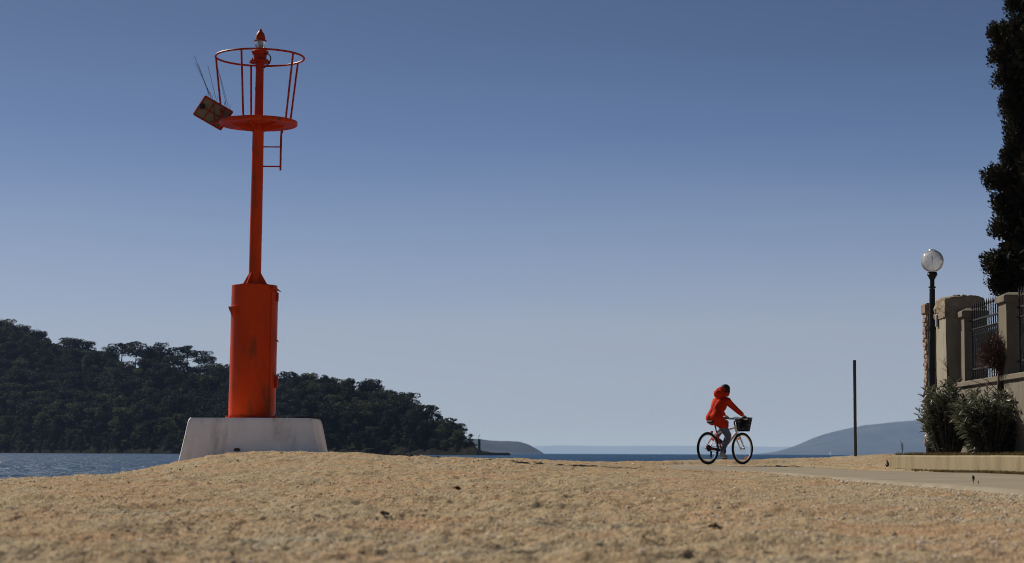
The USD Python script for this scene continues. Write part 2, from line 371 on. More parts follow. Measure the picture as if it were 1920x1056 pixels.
far_land('distant_coast', [(760, 850), (860, 846), (960, 841), (1010, 837), (1060, 835.5), (1150, 836.5), (1250, 836), (1350, 837), (1450, 838), (1600, 837), (1800, 836), (2100, 840), (2400, 848)], 46500, 2500, 8)

# ------------------------------------------------------------------ wooded headland on the left
shore_px = np.array([-900, -400, 0, 300, 600, 800, 890, 930, 958], float)
shoreD = PchipInterpolator(shore_px, [1380, 1120, 930, 800, 690, 640, 618, 606, 600])
ridgeW = PchipInterpolator(shore_px, [240, 190, 160, 130, 95, 62, 26, 14, 8])
sky_px = np.array([-900, -400, -150, -40, 0, 40, 70, 110, 165, 200, 240, 300, 340, 400, 430, 470, 520, 560, 600, 650, 700, 740, 780, 820, 850, 870, 885, 900, 915, 930, 958], float)
sky_py = np.array([560, 520, 560, 585, 600, 610, 625, 642, 652, 652, 655, 660, 660, 682, 697, 705, 712, 716, 722, 724, 733, 746, 762, 782, 797, 812, 826, 842, 846.5, 850, 854], float)
skyline = PchipInterpolator(sky_px, sky_py)
TREE_H = 8.2
def ridge_h(px):
    D = shoreD(px) + ridgeW(px)
    top = (hor(px) - skyline(px)) / F * D + EYE[2]
    gap = np.exp(-((px - 245) / 26.0) ** 2) + np.exp(-((px - 352) / 36.0) ** 2) + 0.7 * np.exp(-((px - 806) / 20.0) ** 2)
    cover = np.clip((890 - px) / 60.0, 0, 1) * (TREE_H * 0.85 + 2.6 * gap) + 0.1
    return np.maximum(top - cover, 1.0 * np.clip((945 - px) / 30, 0.2, 1))
def head_z(px, d):
    W, H = ridgeW(px), ridge_h(px)
    s = d / W
    shelf = np.clip((d + 0.3) / 2.2, -1, 1) * (np.minimum(1.5, 0.5 * H + 0.3))
    up = np.clip((d - 4) / (W - 4), 0, 1) ** 0.85
    front = shelf + (H - np.minimum(1.5, 0.5 * H + 0.3)) * up
    back = H * np.clip(1 - (s - 1) / 1.8, -0.1, 1) ** 1.0
    return np.where(s <= 1, front, back)
cu = np.r_[np.linspace(-900, -60, 90)[:-1], np.linspace(-60, 958, 420)]
sd = np.r_[np.linspace(-0.06, 0.12, 40)[:-1], np.linspace(0.12, 2.7, 60)]
UU, SS = np.meshgrid(cu, sd, indexing='xy')
DD = SS * ridgeW(UU)
HY = shoreD(UU) + DD; HX = (UU - 960) / F * HY
hn = meshkit.fbm(np.stack([HX, HY, 0 * HX], -1) / 9.0, 4, 21) - 0.5
hn2 = meshkit.fbm(np.stack([HX, HY, 0 * HX], -1) / 1.7, 3, 22) - 0.5
HZ = head_z(UU, DD) + hn * np.clip(DD / 20 + 0.3, 0, 1) * 3.0 * np.clip((960 - UU) / 120, 0.15, 1) + hn2 * 1.1 * np.exp(-(DD / 9.0) ** 2) * np.clip((DD + 2) / 4, 0, 1)
n_, m_ = HX.shape
i, j = np.meshgrid(np.arange(n_ - 1), np.arange(m_ - 1), indexing='ij')
hf = np.stack([i * m_ + j, i * m_ + j + 1, (i + 1) * m_ + j + 1, (i + 1) * m_ + j], -1).reshape(-1, 4)
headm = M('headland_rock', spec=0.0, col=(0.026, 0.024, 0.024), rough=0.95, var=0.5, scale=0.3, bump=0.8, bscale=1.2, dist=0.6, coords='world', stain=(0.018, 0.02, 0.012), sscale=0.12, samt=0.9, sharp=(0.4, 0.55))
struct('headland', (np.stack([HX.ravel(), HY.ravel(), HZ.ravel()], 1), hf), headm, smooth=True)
def hz_at(px, d):
    y = shoreD(px) + d; x = (px - 960) / F * y
    return np.stack([x, y, head_z(px, d) + 3.0 * (meshkit.fbm(np.stack([x, y, 0 * x], -1) / 9.0, 4, 21) - 0.5) * np.clip(d / 20 + 0.3, 0, 1) * np.clip((960 - px) / 120, 0.15, 1)], -1)

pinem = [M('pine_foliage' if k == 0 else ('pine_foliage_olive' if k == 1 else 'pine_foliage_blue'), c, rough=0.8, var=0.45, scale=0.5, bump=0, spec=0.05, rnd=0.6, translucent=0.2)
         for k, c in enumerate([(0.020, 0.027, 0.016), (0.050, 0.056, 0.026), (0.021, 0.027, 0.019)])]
barkm = M('pine_bark', (0.085, 0.065, 0.05), rough=0.95, var=0.4, scale=3, bump=0.8, bscale=12, dist=0.05, stretch=(1, 1, 0.25))

def pine_parts(seed, kind):
    """umbrella: bare trunk, flat layered top; dense: round crown down low; young: conical."""
    rng = np.random.default_rng(seed)
    h = 9.0
    lean = rng.normal(0, 0.5, 2)
    trunk = np.array([[lean[0] * s ** 2, lean[1] * s ** 2, h * 0.92 * s] for s in np.linspace(0, 1, 7)])
    tr = [tube(trunk, np.linspace(0.2, 0.06, 7), 6)]
    cl = []
    if kind == 'umbrella':
        n, zlo, R = 17, 0.55, 3.0
    elif kind == 'dense':
        n, zlo, R = 26, 0.22, 2.9
    else:
        n, zlo, R = 22, 0.12, 2.4
    for k in range(n):
        s = rng.uniform(zlo, 0.97)
        if kind == 'umbrella':
            rr = R * math.sqrt(max(0.05, 1 - ((s - 0.74) / 0.30) ** 2)) * rng.uniform(0.25, 1)
        elif kind == 'dense':
            rr = R * math.sqrt(max(0.05, 1 - ((s - 0.52) / 0.5) ** 2)) * rng.uniform(0.3, 1)
        else:
            rr = R * (1.06 - s) * rng.uniform(0.5, 1.0)
        a = rng.uniform(0, 2 * PI)
        base = np.array([np.interp(s - 0.1, np.linspace(0, .92, 7), trunk[:, q]) for q in range(3)])
        c = np.array([base[0] + rr * math.cos(a), base[1] + rr * math.sin(a), h * s])
        if k % 2 == 0: tr.append(tube([base, base * .5 + c * .5 + [0, 0, -.25], c], [0.075, 0.05, 0.02], 4))
        r = rng.uniform(0.7, 1.35) * (0.8 if kind == 'young' else 1)
        m = 95
        d = rng.normal(size=(m, 3)); d /= np.linalg.norm(d, axis=1, keepdims=True)
        p = c + d * (rng.uniform(0.35, 1, (m, 1)) ** 0.5) * r * [1.25, 1.25, 0.62]
        cl.append(p)
    pts = np.vstack(cl)
    crown = cards(pts, rng.uniform(0.26, 0.55, len(pts)), rng, 0.5, aspect=0.75)
    return cat_(tr), crown

KINDS = ['umbrella', 'dense', 'dense', 'umbrella', 'young', 'dense']
PROTO = [pine_parts(100 + k, kd) for k, kd in enumerate(KINDS)]

# sites: a jittered grid over the slope that faces us and just past the ridge
rng = np.random.default_rng(5)
sites = []
for px in np.arange(-330, 900, 11.0):
    W = float(ridgeW(px))
    d = 3.5
    while d < W * 1.22 + 6:
        sites.append((px + rng.uniform(-6, 6), d + rng.uniform(-2, 2)))
        d += 6.0 + 5.0 * (d / 160.0)
    # a row on the ridge itself so that the skyline is closed
    sites.append((px + rng.uniform(-4, 4), W * rng.uniform(0.95, 1.04)))
sites = np.array(sites); sites = sites[sites[:, 0] < 870]
rel = sites[:, 1] / ridgeW(sites[:, 0])
ingap = ((np.abs(sites[:, 0] - 245) < 27) | (np.abs(sites[:, 0] - 352) < 38) | (np.abs(sites[:, 0] - 806) < 20)) & (rel > .74)
sites = sites[~ingap]
pos = hz_at(sites[:, 0], sites[:, 1])
nS = len(sites)
sc = np.exp(rng.normal(0.0, .28, nS)).clip(.55, 1.6) * np.interp(sites[:, 0], [-300, 700, 840, 890], [1.1, 0.98, 0.75, 0.34])
low = sites[:, 1] < 13
sc[low] *= 0.62
kd = rng.choice(6, nS, p=[.12, .24, .2, .1, .12, .22])
ridge_mask0 = np.abs(sites[:, 1] / ridgeW(sites[:, 0]) - 1) < 0.08
ridge_mask = ridge_mask0
sc[ridge_mask] = sc[ridge_mask].clip(.38, .68)
kd[ridge_mask] = rng.choice(6, ridge_mask.sum(), p=[.26, .16, .14, .2, .1, .14])
ol = (sites[:, 1] < 45) & (sites[:, 0] < 270) & (rng.uniform(0, 1, nS) < .55)
kd[ol] = rng.choice([1, 4], ol.sum())
rot = rng.uniform(0, 2 * PI, nS)
top_row = 850.6 - (pos[:, 2] + 9 * sc - EYE[2]) / pos[:, 1] * F
sizepx = sc * 6.0 / pos[:, 1] * F
inview = (sites[:, 0] > -25)
# skyline trees that can be told apart, set by hand: (column, top row, kind, width in px, label)
NAMED = [(8, 594, 1, 44, 'dark rounded pine highest on the wooded headland, at the left edge of the photo'),
         (68, 617, 2, 42, 'rounded dark pine crown on the skyline right of the highest pine at the left edge'),
         (138, 631, 2, 50, 'lone domed pine standing above the skyline between the left edge and the beacon'),
         (228, 644, 0, 46, 'flat-topped pine with bare trunk, left of two that stand close together on the skyline'),
         (254, 641, 3, 52, 'broad flat-topped pine with sky under its crown, right of two close together on the skyline'),
         (293, 653, 4, 34, 'thin spiky young pine on the skyline between two groups of flat-topped pines'),
         (326, 652, 3, 48, 'umbrella pine with slim bare trunk, leftmost of the three nearest the beacon'),
         (352, 650, 0, 50, 'umbrella pine with sky showing between trunks, middle of the three nearest the beacon'),
         (377, 659, 3, 36, 'smaller umbrella pine, rightmost of the three left of the orange cylinder'),
         (398, 668, 5, 30, 'small round pine on the skyline just left of the orange beacon cylinder'),
         (412, 680, 4, 26, 'wispy light-topped pine partly behind the left side of the orange cylinder'),
         (632, 714, 1, 36, 'rounded pine bump on the skyline right of the white plinth'),
         (690, 725, 3, 56, 'wide layered pine on the descending skyline right of the beacon'),
         (740, 737, 2, 44, 'dense pine with a steep right side midway down the descending skyline'),
         (795, 760, 0, 54, 'umbrella pine with sky gaps below it on the lower part of the headland'),
         (850, 785, 3, 60, 'last broad umbrella pine at the low end of the headland'),
         (884, 812, 4, 24, 'small windswept pine beside the green light tower at the headland tip')]
firsts = {}
def plant(k, loc, r, s, label, group):
    name = 'pine_tree'
    if k not in firsts:
        t = thing(name, label, 'tree', loc, r, group, s)
        obj('trunk', PROTO[k][0], barkm, t, True)
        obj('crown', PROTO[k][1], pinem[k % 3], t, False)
        firsts[k] = t
        return t
    return dup(firsts[k], loc, r, label, group, s)
for px, row, k, wpx, lab in NAMED:
    W = float(ridgeW(px)); d = W * (1.0 if px < 830 else 0.8)
    D = float(shoreD(px)) + d
    zt = (hor(px) - row) / F * D + EYE[2]
    s = wpx / F * D / 6.0
    b = hz_at(np.array([float(px)]), np.array([d]))[0]
    sz = max(s * 0.75, (zt - b[2] + 0.3) / 9.0)
    t = plant(k, (b[0], b[1], zt - 9.0 * sz), px * 0.7, (s, s, sz), lab, None)
near = np.argsort(-sizepx * inview)
chosen = set(near[:285].tolist())
for q in near[:285]:
    w = 'left of the beacon' if sites[q, 0] < 432 else ('behind the beacon and plinth' if sites[q, 0] < 525 else 'right of the beacon')
    h = 'near the waterline' if sites[q, 1] < 14 else ('low on the wooded slope' if sites[q, 1] < 0.4 * ridgeW(sites[q, 0]) else 'high on the wooded slope')
    k = ('flat-topped', 'rounded', 'rounded', 'flat-topped', 'young conical', 'rounded')[int(kd[q])]
    tone = ('dark green', 'olive green', 'deep green')[int(kd[q]) % 3]
    plant(int(kd[q]), pos[q] - [0, 0, 0.3], float(rot[q]), float(sc[q]), f'{k} {tone} pine {h} {w}', f'{k} {tone} pines {h} {w}')
rest = [q for q in range(nS) if q not in chosen]
pi = UsdGeom.PointInstancer.Define(stage, '/World/far_wood')
tag(pi, 'dark wood of pines covering the headland across the water', 'wood', kind='stuff')
tg = []
for k in range(6):
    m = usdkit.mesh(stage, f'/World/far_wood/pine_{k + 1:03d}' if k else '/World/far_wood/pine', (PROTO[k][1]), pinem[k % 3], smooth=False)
    tg.append(m.GetPath())
pi.CreatePrototypesRel().SetTargets(tg)
pi.CreatePositionsAttr(Vt.Vec3fArray.FromNumpy((pos[rest] - [0, 0, 0.3]).astype(np.float32)))
pi.CreateProtoIndicesAttr(Vt.IntArray.FromNumpy(kd[rest].astype(np.int32)))
pi.CreateScalesAttr(Vt.Vec3fArray.FromNumpy(np.repeat(sc[rest][:, None], 3, 1).astype(np.float32)))
pi.CreateOrientationsAttr(Vt.QuathArray([Gf.Quath(float(math.cos(a / 2)), 0, 0, float(math.sin(a / 2))) for a in rot[rest]]))

# stone jetty and the small green light tower at its root
jm = M('jetty_stone', (0.12, 0.10, 0.085), rough=0.9, var=0.4, scale=0.8, bump=0.6, bscale=3, dist=0.1, coords='world')
t = thing('stone_jetty', 'low dark stone jetty running out from the headland tip', 'jetty', (0, 0, 0))
x0, x1 = (903 - 960) / F * 603, (955 - 960) / F * 600
obj('deck', cbox([x0, 600, 0.45], [x1, 604, 0.78], 0.05), jm, t, False)
rg = np.random.default_rng(3)
xa = x0
while xa < x1 - 0.2:
    w = min(rg.uniform(0.9, 1.5), x1 - xa)
    obj('stone_block', cbox([xa, 599.9 + rg.uniform(0, .12), -1.2], [xa + w - 0.05, 603.8, 0.44], 0.06), jm, t, False); xa += w
t = thing('green_light_tower', 'small green harbour light tower on the headland tip beside the jetty', 'beacon', (P(898.5, 843, 612)[0], 612, Z(898.5, 845, 612)))
gm = M('green_paint', (0.02, 0.075, 0.035), rough=0.5, var=0.25, scale=2)
hgt = (845 - 824) / F * 612
obj('plinth', cbox([-0.75, -0.75, -1.5], [0.75, 0.75, 0.15], 0.04), jm, t, False)
obj('tower', lathe([(0, 0.15), (0.44, 0.15), (0.40, hgt), (0, hgt)], 20), gm, t)
obj('gallery', lathe([(0, hgt + 0.002), (0.52, hgt + 0.002), (0.52, hgt + 0.1), (0, hgt + 0.1)], 20), gm, t)
obj('mast', tube([[-.15, 0, hgt + 0.1], [-.15, 0, hgt + 1.0]], 0.06, 8), gm, t)
obj('lantern', lathe([(0, hgt + 0.92), (0.14, hgt + 0.95), (0.14, hgt + 1.2), (0, hgt + 1.3)], 12), gm, t)

# tiny sail far out
t = thing('sailing_boat', 'tiny white sailing boat far out near the horizon', 'boat', ((1556 - 960) / F * 4600, 4600, 0.0), 0.6)
wm = M('sail_cloth', (0.8, 0.8, 0.78), rough=0.8, var=0.05, translucent=0.5)
obj('hull', lathe([(0, -.3), (0.75, 0.1), (0.95, 0.75), (0, 0.75)], 16).apply_transform(np.diag([3.6, 1, 1, 1])), wm, t)
obj('mast', tube([[0.3, 0, .7], [0.3, 0, 9.5]], 0.07, 6), gm, t)
sv = np.array([[0.2, 0.0, 1.8], [-3.0, 0.25, 1.9], [0.2, 0.0, 9.3]]); sv2 = sv + [0, 0.02, 0]
obj('sail', trimesh.convex.convex_hull(np.vstack([sv, sv2])), wm, t, False)

# ------------------------------------------------------------------ white plinth
DB = 37.0
whitem = M('white_plaster', (0.83, 0.785, 0.72), rough=0.85, var=0.09, scale=3.0, bump=0.5, bscale=14, dist=0.012, stain=(0.44, 0.39, 0.32), sscale=2.0, samt=0.8, stretch=(1, 1, 0.2), sharp=(0.54, 0.70))
TOPZ = Z(475, 785.5, DB)
BX = P(476, 785, DB)[0]
def plinth_mesh():
    # corners measured at the front face (distance D0) and pushed back
    D0 = DB - 1.18
    tl, tr = P(353, 785, D0 + .1)[0], P(584, 789, D0 + .1)[0]
    bl, br = P(333, 862, D0 - .12)[0], P(597, 862, D0 - .12)[0]
    zt, zb = TOPZ, 0.05
    def quad(x0, x1, y0, y1, z): return [[x0, y0, z], [x1, y0, z], [x1, y1, z], [x0, y1, z]]
    ex = (br - tr) / (TOPZ - Z(600, 862, D0)) * (TOPZ - zb)
    exl = (tl - bl) / (TOPZ - Z(600, 862, D0)) * (TOPZ - zb)
    lev = []
    for s in np.linspace(0, 1, 15):
        fl = s ** 1.15
        lev.append((tl - exl * fl, tr + ex * s, D0 + .1 - 0.28 * s, D0 + 1.95 + .2 * s, zt + (zb - zt) * s))
    ms = []
    c = 0.035
    pts = []
    rings = []
    for k, (a, b, y0, y1, z) in enumerate(lev):
        cc = c + (0.012 if k == 0 else 0)
        if k == 0: z -= 0
        ring = []
        for (cx, cy, a0) in ((b - cc, y0 + cc, -PI / 2), (b - cc, y1 - cc, 0), (a + cc, y1 - cc, PI / 2), (a + cc, y0 + cc, PI)):
            for q in range(4):
                th = a0 + q * PI / 6
                ring.append([cx + cc * math.cos(th), cy + cc * math.sin(th), z - (0.0 if k else 0.03)])
        rings.append(ring)
    top = [[p[0] + (0.02 if p[0] < BX else -0.02), p[1] + (0.02 if p[1] < DB else -.02), zt] for p in rings[0]]
    rings = [top] + rings
    # dense columns for slightly uneven plaster
    R = []
    for ring in rings:
        ring = np.array(ring); m = []
        for a, b in zip(ring, np.roll(ring, -1, 0)):
            n = max(1, int(np.linalg.norm(b - a) / 0.08))
            m += [a + (b - a) * t for t in np.arange(n) / n]
        R.append(m)
    n = len(R[1])
    R = [np.array(r) for r in R]
    R = [r if len(r) == n else np.stack([np.interp(np.linspace(0, len(r), n, endpoint=False), np.arange(len(r) + 1), np.r_[r[:, k], r[0, k]]) for k in range(3)], 1) for r in R]
    v = np.vstack(R)
    nn = meshkit.fbm(v * 2.2, 4, 4) - 0.5
    v[:, :2] += (nn * 0.03)[:, None] * np.sign(v[:, :2] - [BX, DB])
    f = []
    for k in range(len(R) - 1):
        for q in range(n):
            q2 = (q + 1) % n
            f.append([k * n + q, (k + 1) * n + q, (k + 1) * n + q2, k * n + q2])
    f = np.array(f); ft = np.vstack([f[:, [0, 1, 2]], f[:, [0, 2, 3]]])
    cidx = len(v); v = np.vstack([v, [BX, DB, zt + 0.01]])
    ft = np.vstack([ft, [[cidx, q, (q + 1) % n] for q in range(n)]])
    return trimesh.Trimesh(v, ft, process=False)
pl = thing('concrete_plinth', 'white painted concrete plinth with sloping sides under the orange beacon', 'plinth')
obj('plinth_body', plinth_mesh(), whitem, pl, 40)
# crusty dark lip of crumbled paint along the right of the top edge, and a small drain hole
darkm = M('dark_crust', (0.07, 0.055, 0.045), rough=0.95, var=0.4, scale=20)
rgc = np.random.default_rng(8)
cr = []
for k in range(46):
    px = rgc.uniform(556, 598); c = P(px, np.interp(px, [556, 598], [784.8, 789.2]), DB - 1.02 + rgc.uniform(0, .12))
    s = trimesh.creation.icosphere(1, rgc.uniform(0.012, 0.028)); s.apply_scale([1.6, 1, 0.8]); s.apply_translation([c[0], c[1], TOPZ + 0.008 + .0 * c[2]]); cr.append(s)
obj('flaking_crust', cat_(cr), darkm, pl, False)
hole = P(443.5, 843.5, DB - 1.42)
obj('drain_hole', lathe([(0, 0), (0.05, 0), (0.062, 0.01), (0, 0.02)], 14).apply_transform(trimesh.transformations.rotation_matrix(PI / 2, [1, 0, 0])).apply_scale([1, 1, 0.55]).apply_translation([hole[0], DB - 1.352, hole[2]]), darkm, pl)

# ------------------------------------------------------------------ orange beacon
redm = M('orange_paint', (0.50, 0.041, 0.002), spec=0.09, rough=0.42, var=0.16, scale=3.0, bump=0.12, bscale=25, dist=0.006, stain=(0.16, 0.04, 0.012), sscale=4.0, samt=0.85, sharp=(0.52, 0.66), stretch=(1, 1, 0.3))
redm2 = M('rusty_red_paint', (0.32, 0.022, 0.003), spec=0.12, rough=0.5, var=0.2, scale=5.0, bump=0.2, bscale=30, dist=0.006, stain=(0.13, 0.045, 0.025), sscale=5, samt=0.7, sharp=(0.5, 0.7))
glassm = usdkit.material(stage, '/World/Looks/lens_glass', {'p': ('principled_bsdf', {'base_color': (0.8, 0.86, 0.84), 'roughness': 0.04, 'transmission_weight': 0.9, 'ior': 1.49})}, [], surface='p.BSDF')
blackm = M('black_rubber', (0.02, 0.02, 0.022), rough=0.6, var=0.2)
steelm = M('grey_steel', (0.35, 0.35, 0.36), rough=0.4, metallic=0.8, var=0.15)
S = DB / F
axis_top = P(488.5, 60, DB); axis_bot = P(471.6, 783, DB)
lean = (axis_top - axis_bot); lean /= lean[2]
be = thing('harbour_beacon', 'tall orange steel harbour light beacon on the white plinth', 'beacon', (axis_bot[0], DB, TOPZ))
def zr(py): return Z(478, py, DB) - TOPZ       # height above the plinth of a row
def ax(z): return np.array([lean[0] * z, 0, z])
def leaned(m):
    v = np.array(m.vertices); v[:, 0] += lean[0] * v[:, 2]; m.vertices = v; return m
zc = zr(535.5)
R0 = 43.2 * S
obj('base_flange', leaned(lathe([(0, 0.012), (R0 + 0.055, 0.012), (R0 + 0.055, 0.035), (0, 0.035)], 64)), redm2, be)
cyl = obj('cylinder_housing', leaned(lathe([(0, 0.035), (R0 + 0.006, 0.035), (R0, 0.06), (R0 - 0.005, zc - 0.015), (R0 - 0.012, zc - 0.002), (R0 - 0.03, zc), (0, zc)], 96)), redm, be, 30)
for k in range(12):
    a = k * PI / 6 + .2
    obj('flange_bolt', leaned(lathe([(0, 0.035), (0.016, 0.035), (0.016, 0.055), (0, 0.058)], 6).apply_translation([(R0 + 0.032) * math.cos(a), (R0 + .032) * math.sin(a), 0])), redm2, be, False)
# service door on the right side: raised curved panel, hinges, handle
def curved(a0, a1, r0, r1, z0, z1, n=14):
    a = np.linspace(a0, a1, n)
    poly = [(r0 * math.cos(t), r0 * math.sin(t)) for t in a] + [(r1 * math.cos(t), r1 * math.sin(t)) for t in a[::-1]]
    return leaned(prism(poly, z0, z1))
dz0, dz1 = 0.10, zr(549)
obj('service_door', curved(-0.62, 0.35, R0 - 0.01, R0 + 0.012, dz0, dz1, 20), redm, be, 30, 'raised curved service door on the right of the cylinder')
obj('door_hood', leaned(trimesh.convex.convex_hull(np.array([[R0 * .80, -0.30, zr(544)], [R0 * .98, -0.22, zr(546)], [R0 + .075, -0.1, zr(547.5)], [R0 + .075, .1, zr(547.5)], [R0 * .92, -.30, zr(540)], [R0 * 1.0, -.1, zr(541)], [R0, .1, zr(541)]]))), redm2, be, False)
obj('door_hinge', leaned(cbox([R0 - .01, -0.13, zr(728)], [R0 + 0.055, -0.02, zr(704)], 0.008)), redm2, be, False)
obj('door_hinge', leaned(cbox([R0 - .01, -0.13, zr(566)], [R0 + 0.03, -0.02, zr(549)], 0.008)), redm2, be, False)
obj('door_handle', leaned(tube([[R0 - .02, -.1, zr(640)], [R0 + 0.03, -.1, zr(639)], [R0 + 0.052, -.1, zr(642)]], 0.011, 8)), redm2, be)
# louvred vent cowl on the left of the front
a = -PI / 2 - 0.88
vx, vy = R0 * math.cos(a), R0 * math.sin(a)
def place(m, z):
    m.apply_transform(trimesh.transformations.rotation_matrix(a + PI / 2, [0, 0, 1])); m.apply_translation([vx, vy, z]); return leaned(m)
obj('vent_cowl', place(trimesh.convex.convex_hull(np.array([[-.085, .03, 0.02], [.085, .03, 0.02], [-.085, -.075, 0.0], [.085, -.075, 0.0], [-.085, -.075, -.02], [.085, -.075, -.02], [-.04, -.03, -.17], [.04, -.03, -.17], [-.07, .03, -.22], [.07, .03, -.22]])), zr(577)), redm, be, 20)
# mast, gussets
zp, zt = zr(231), zr(108)
def mr(z): return np.interp(z, [zc, zr(400), zp, zt], [11.6, 11.4, 10.6, 7.0]) * S
zs = [zc, zc + 0.2, zr(400), zr(300), zp]
obj('mast', leaned(lathe([(0, zc)] + [(mr(z), z) for z in zs] + [(0, zp)], 40)), redm, be)
obj('mast_top', leaned(lathe([(0, zp + .03), (8.6 * S, zp + .03), (8.2 * S, zp + .3), (7.6 * S, zt + .06), (0, zt + .06)], 32)), redm2, be)
for k in range(4):
    b = k * PI / 2 - PI / 2 - 0.45
    g = prism([(0.09, 0.0), (0.27, 0.0), (0.27, 0.02), (0.115, 0.25), (0.09, 0.25)], -0.007, 0.007)
    g.apply_transform(trimesh.transformations.rotation_matrix(PI / 2, [1, 0, 0])); g.apply_transform(trimesh.transformations.rotation_matrix(b, [0, 0, 1])); g.apply_translation([0, 0, zc + .0])
    obj('gusset', leaned(g), redm, be, False)
obj('mast_foot', leaned(lathe([(0, zc + .001), (0.285, zc + .001), (0.285, zc + 0.018), (0, zc + 0.018)], 40)), redm2, be)
# gallery platform: plate with a rolled rim
RP = 73.5 * S
obj('platform', leaned(lathe([(0, zp - 0.03), (RP - .06, zp - 0.03), (RP - 0.015, zp - .045), (RP, zp - 0.035), (RP + .006, zp), (RP, zp + 0.03), (RP - .02, zp + .035), (RP - 0.05, zp + 0.012), (0, zp + 0.012)], 96)), redm, be, 40)
for k in range(6):
    b = k * PI / 3 + .3
    obj('platform_bracket', leaned(prism([(0.10, zp - .16), (0.12, zp - .16), (0.5, zp - .05), (0.5, zp - .032), (0.10, zp - .032)], -0.006, 0.006).apply_transform(trimesh.transformations.rotation_matrix(PI / 2, [1, 0, 0])).apply_transform(trimesh.transformations.rotation_matrix(b, [0, 0, 1]))), redm, be, False)
RR = 83.5 * S
rail = obj('guard_rail', leaned(torus(RR, 0.019, 96, 10, (0, 0, zt))), redm2, be)
for k in range(5):
    b = math.radians(37 + 72 * k)
    obj('rail_post', leaned(tube([[(RP - .05) * math.cos(b), (RP - .05) * math.sin(b), zp + .01], [RR * math.cos(b), RR * math.sin(b), zt]], 0.019, 10)), redm2, be)
# lantern
lz = zt
def zl(py): return zr(py)
obj('lantern_flange', leaned(lathe([(0, zl(118)), (20 * S, zl(118)), (20 * S, zl(115)), (12 * S, zl(114)), (0, zl(114))], 40)), redm2, be)
obj('lantern_base', leaned(lathe([(0, zl(114)), (12.5 * S, zl(114)), (12.5 * S, zl(104)), (14.5 * S, zl(102)), (16.5 * S, zl(97)), (15 * S, zl(96)), (10.5 * S, zl(93)), (9 * S, zl(91)), (0, zl(91))], 40)), redm2, be)
for k in range(4):
    b = k * PI / 2 + .4
    obj('lantern_bolt', leaned(tube([[14.5 * S * math.cos(b), 14.5 * S * math.sin(b), zl(115)], [14.5 * S * math.cos(b), 14.5 * S * math.sin(b), zl(110)]], 0.012, 6)), redm2, be)
ln = obj('lantern_lens', leaned(lathe([(0, zl(91)), (8.5 * S, zl(90.5)), (10.6 * S, zl(87)), (10.9 * S, zl(82)), (10.3 * S, zl(78.5)), (0, zl(78))], 40)), glassm, be)
obj('lamp_core', leaned(lathe([(0, zl(89.5)), (3.6 * S, zl(89.5)), (3.6 * S, zl(79.5)), (0, zl(79.5))], 16)), steelm, be)
obj('lantern_cap', leaned(lathe([(0, zl(78)), (11.8 * S, zl(78)), (11.8 * S, zl(76)), (9.5 * S, zl(75)), (8.8 * S, zl(68)), (6.8 * S, zl(63)), (4.5 * S, zl(60)), (3.2 * S, zl(58.5)), (2.2 * S, zl(55)), (0, zl(53.5))], 40)), redm2, be)
cab = [[9 * S, -.1, zl(104)], [16 * S, -.11, zl(103)], [21 * S, -.11, zl(108)], [21.5 * S, -.1, zl(114)], [17 * S, -.08, zl(122)], [11 * S, -.06, zl(127)], [7 * S, -.05, zl(128.5)]]
csp = CubicSpline(np.arange(7), np.array(cab))
obj('power_cable', leaned(tube(csp(np.linspace(0, 6, 40)), 0.010, 8)), blackm, be)
# ladder stub below the platform
lx = (528.5 - 484.5) * S
ladx = lambda py: np.array([lx, -0.03, zr(py)])
obj('ladder_rail', leaned(tube([ladx(244), ladx(247) + [.012, 0, 0], ladx(253), ladx(300), ladx(320)], [0.02, 0.026, 0.02, 0.019, 0.019], 10)), redm2, be)
for py in (276, 312.5):
    obj('ladder_rung', leaned(tube([[9 * S, -.03, zr(py)], [lx, -.03, zr(py)]], 0.013, 8)), redm2, be)
# solar panel hung outside the rail, seen from behind
pa, pb, pcn = P(385, 180.5, DB - .1), P(436, 210, DB - .06), P(363.5, 214, DB + .28)
O = pa - np.array([axis_bot[0], DB, TOPZ]); ea = pb - pa; eb = pcn - pa
en = np.cross(ea, eb); en /= np.linalg.norm(en)
if en[1] > 0: en = -en                       # towards the camera = the back of the panel
def bar(s0, s1, w=0.018, off=0.0): 
    a, b = O + ea * s0[0] + eb * s0[1] + en * off, O + ea * s1[0] + eb * s1[1] + en * off
    return tube([a, b], w, 6)
backm = M('panel_backing', (0.17, 0.14, 0.095), rough=0.7, var=0.2, scale=6, stain=(0.10, 0.05, 0.03), sscale=6, samt=0.6)
cellm = M('solar_cells', (0.012, 0.016, 0.035), rough=0.12, var=0.2)
pts = np.array([O, O + ea, O + ea + eb, O + eb])
sp = obj('solar_panel', trimesh.convex.convex_hull(np.vstack([pts, pts - en * 0.02])), backm, be, False, 'small solar panel tilted to the sun, its pale back towards the viewer')
obj('cell_face', trimesh.convex.convex_hull(np.vstack([pts - en * .0215, pts - en * 0.026])), cellm, sp, False)
for s0, s1 in (((0, 0), (1, 0)), ((1, 0), (1, 1)), ((1, 1), (0, 1)), ((0, 1), (0, 0))):
    obj('frame_bar', bar(s0, s1, 0.017, 0.006), redm2, be)
for s0, s1 in (((0.36, 0), (0.36, 1)), ((0.74, 0), (0.74, 1)), ((0.05, .5), (0.95, .5)), ((0.36, 0.1), (0.74, 0.9))):
    obj('panel_strut', bar(s0, s1, 0.010, 0.016), redm2, be)
obj('junction_box', cbox([-.045, -.03, -.045], [.045, .03, .045], 0.006).apply_translation(O + ea * .1 + eb * .42 + en * .035), blackm, be, False)
obj('panel_arm', tube([O + ea * .9 + eb * .9 + en * .02, np.array([-RP + .12, 0.0, zp - .01]) + ax(zp) * [1, 0, 0]], 0.022, 8), redm2, be)
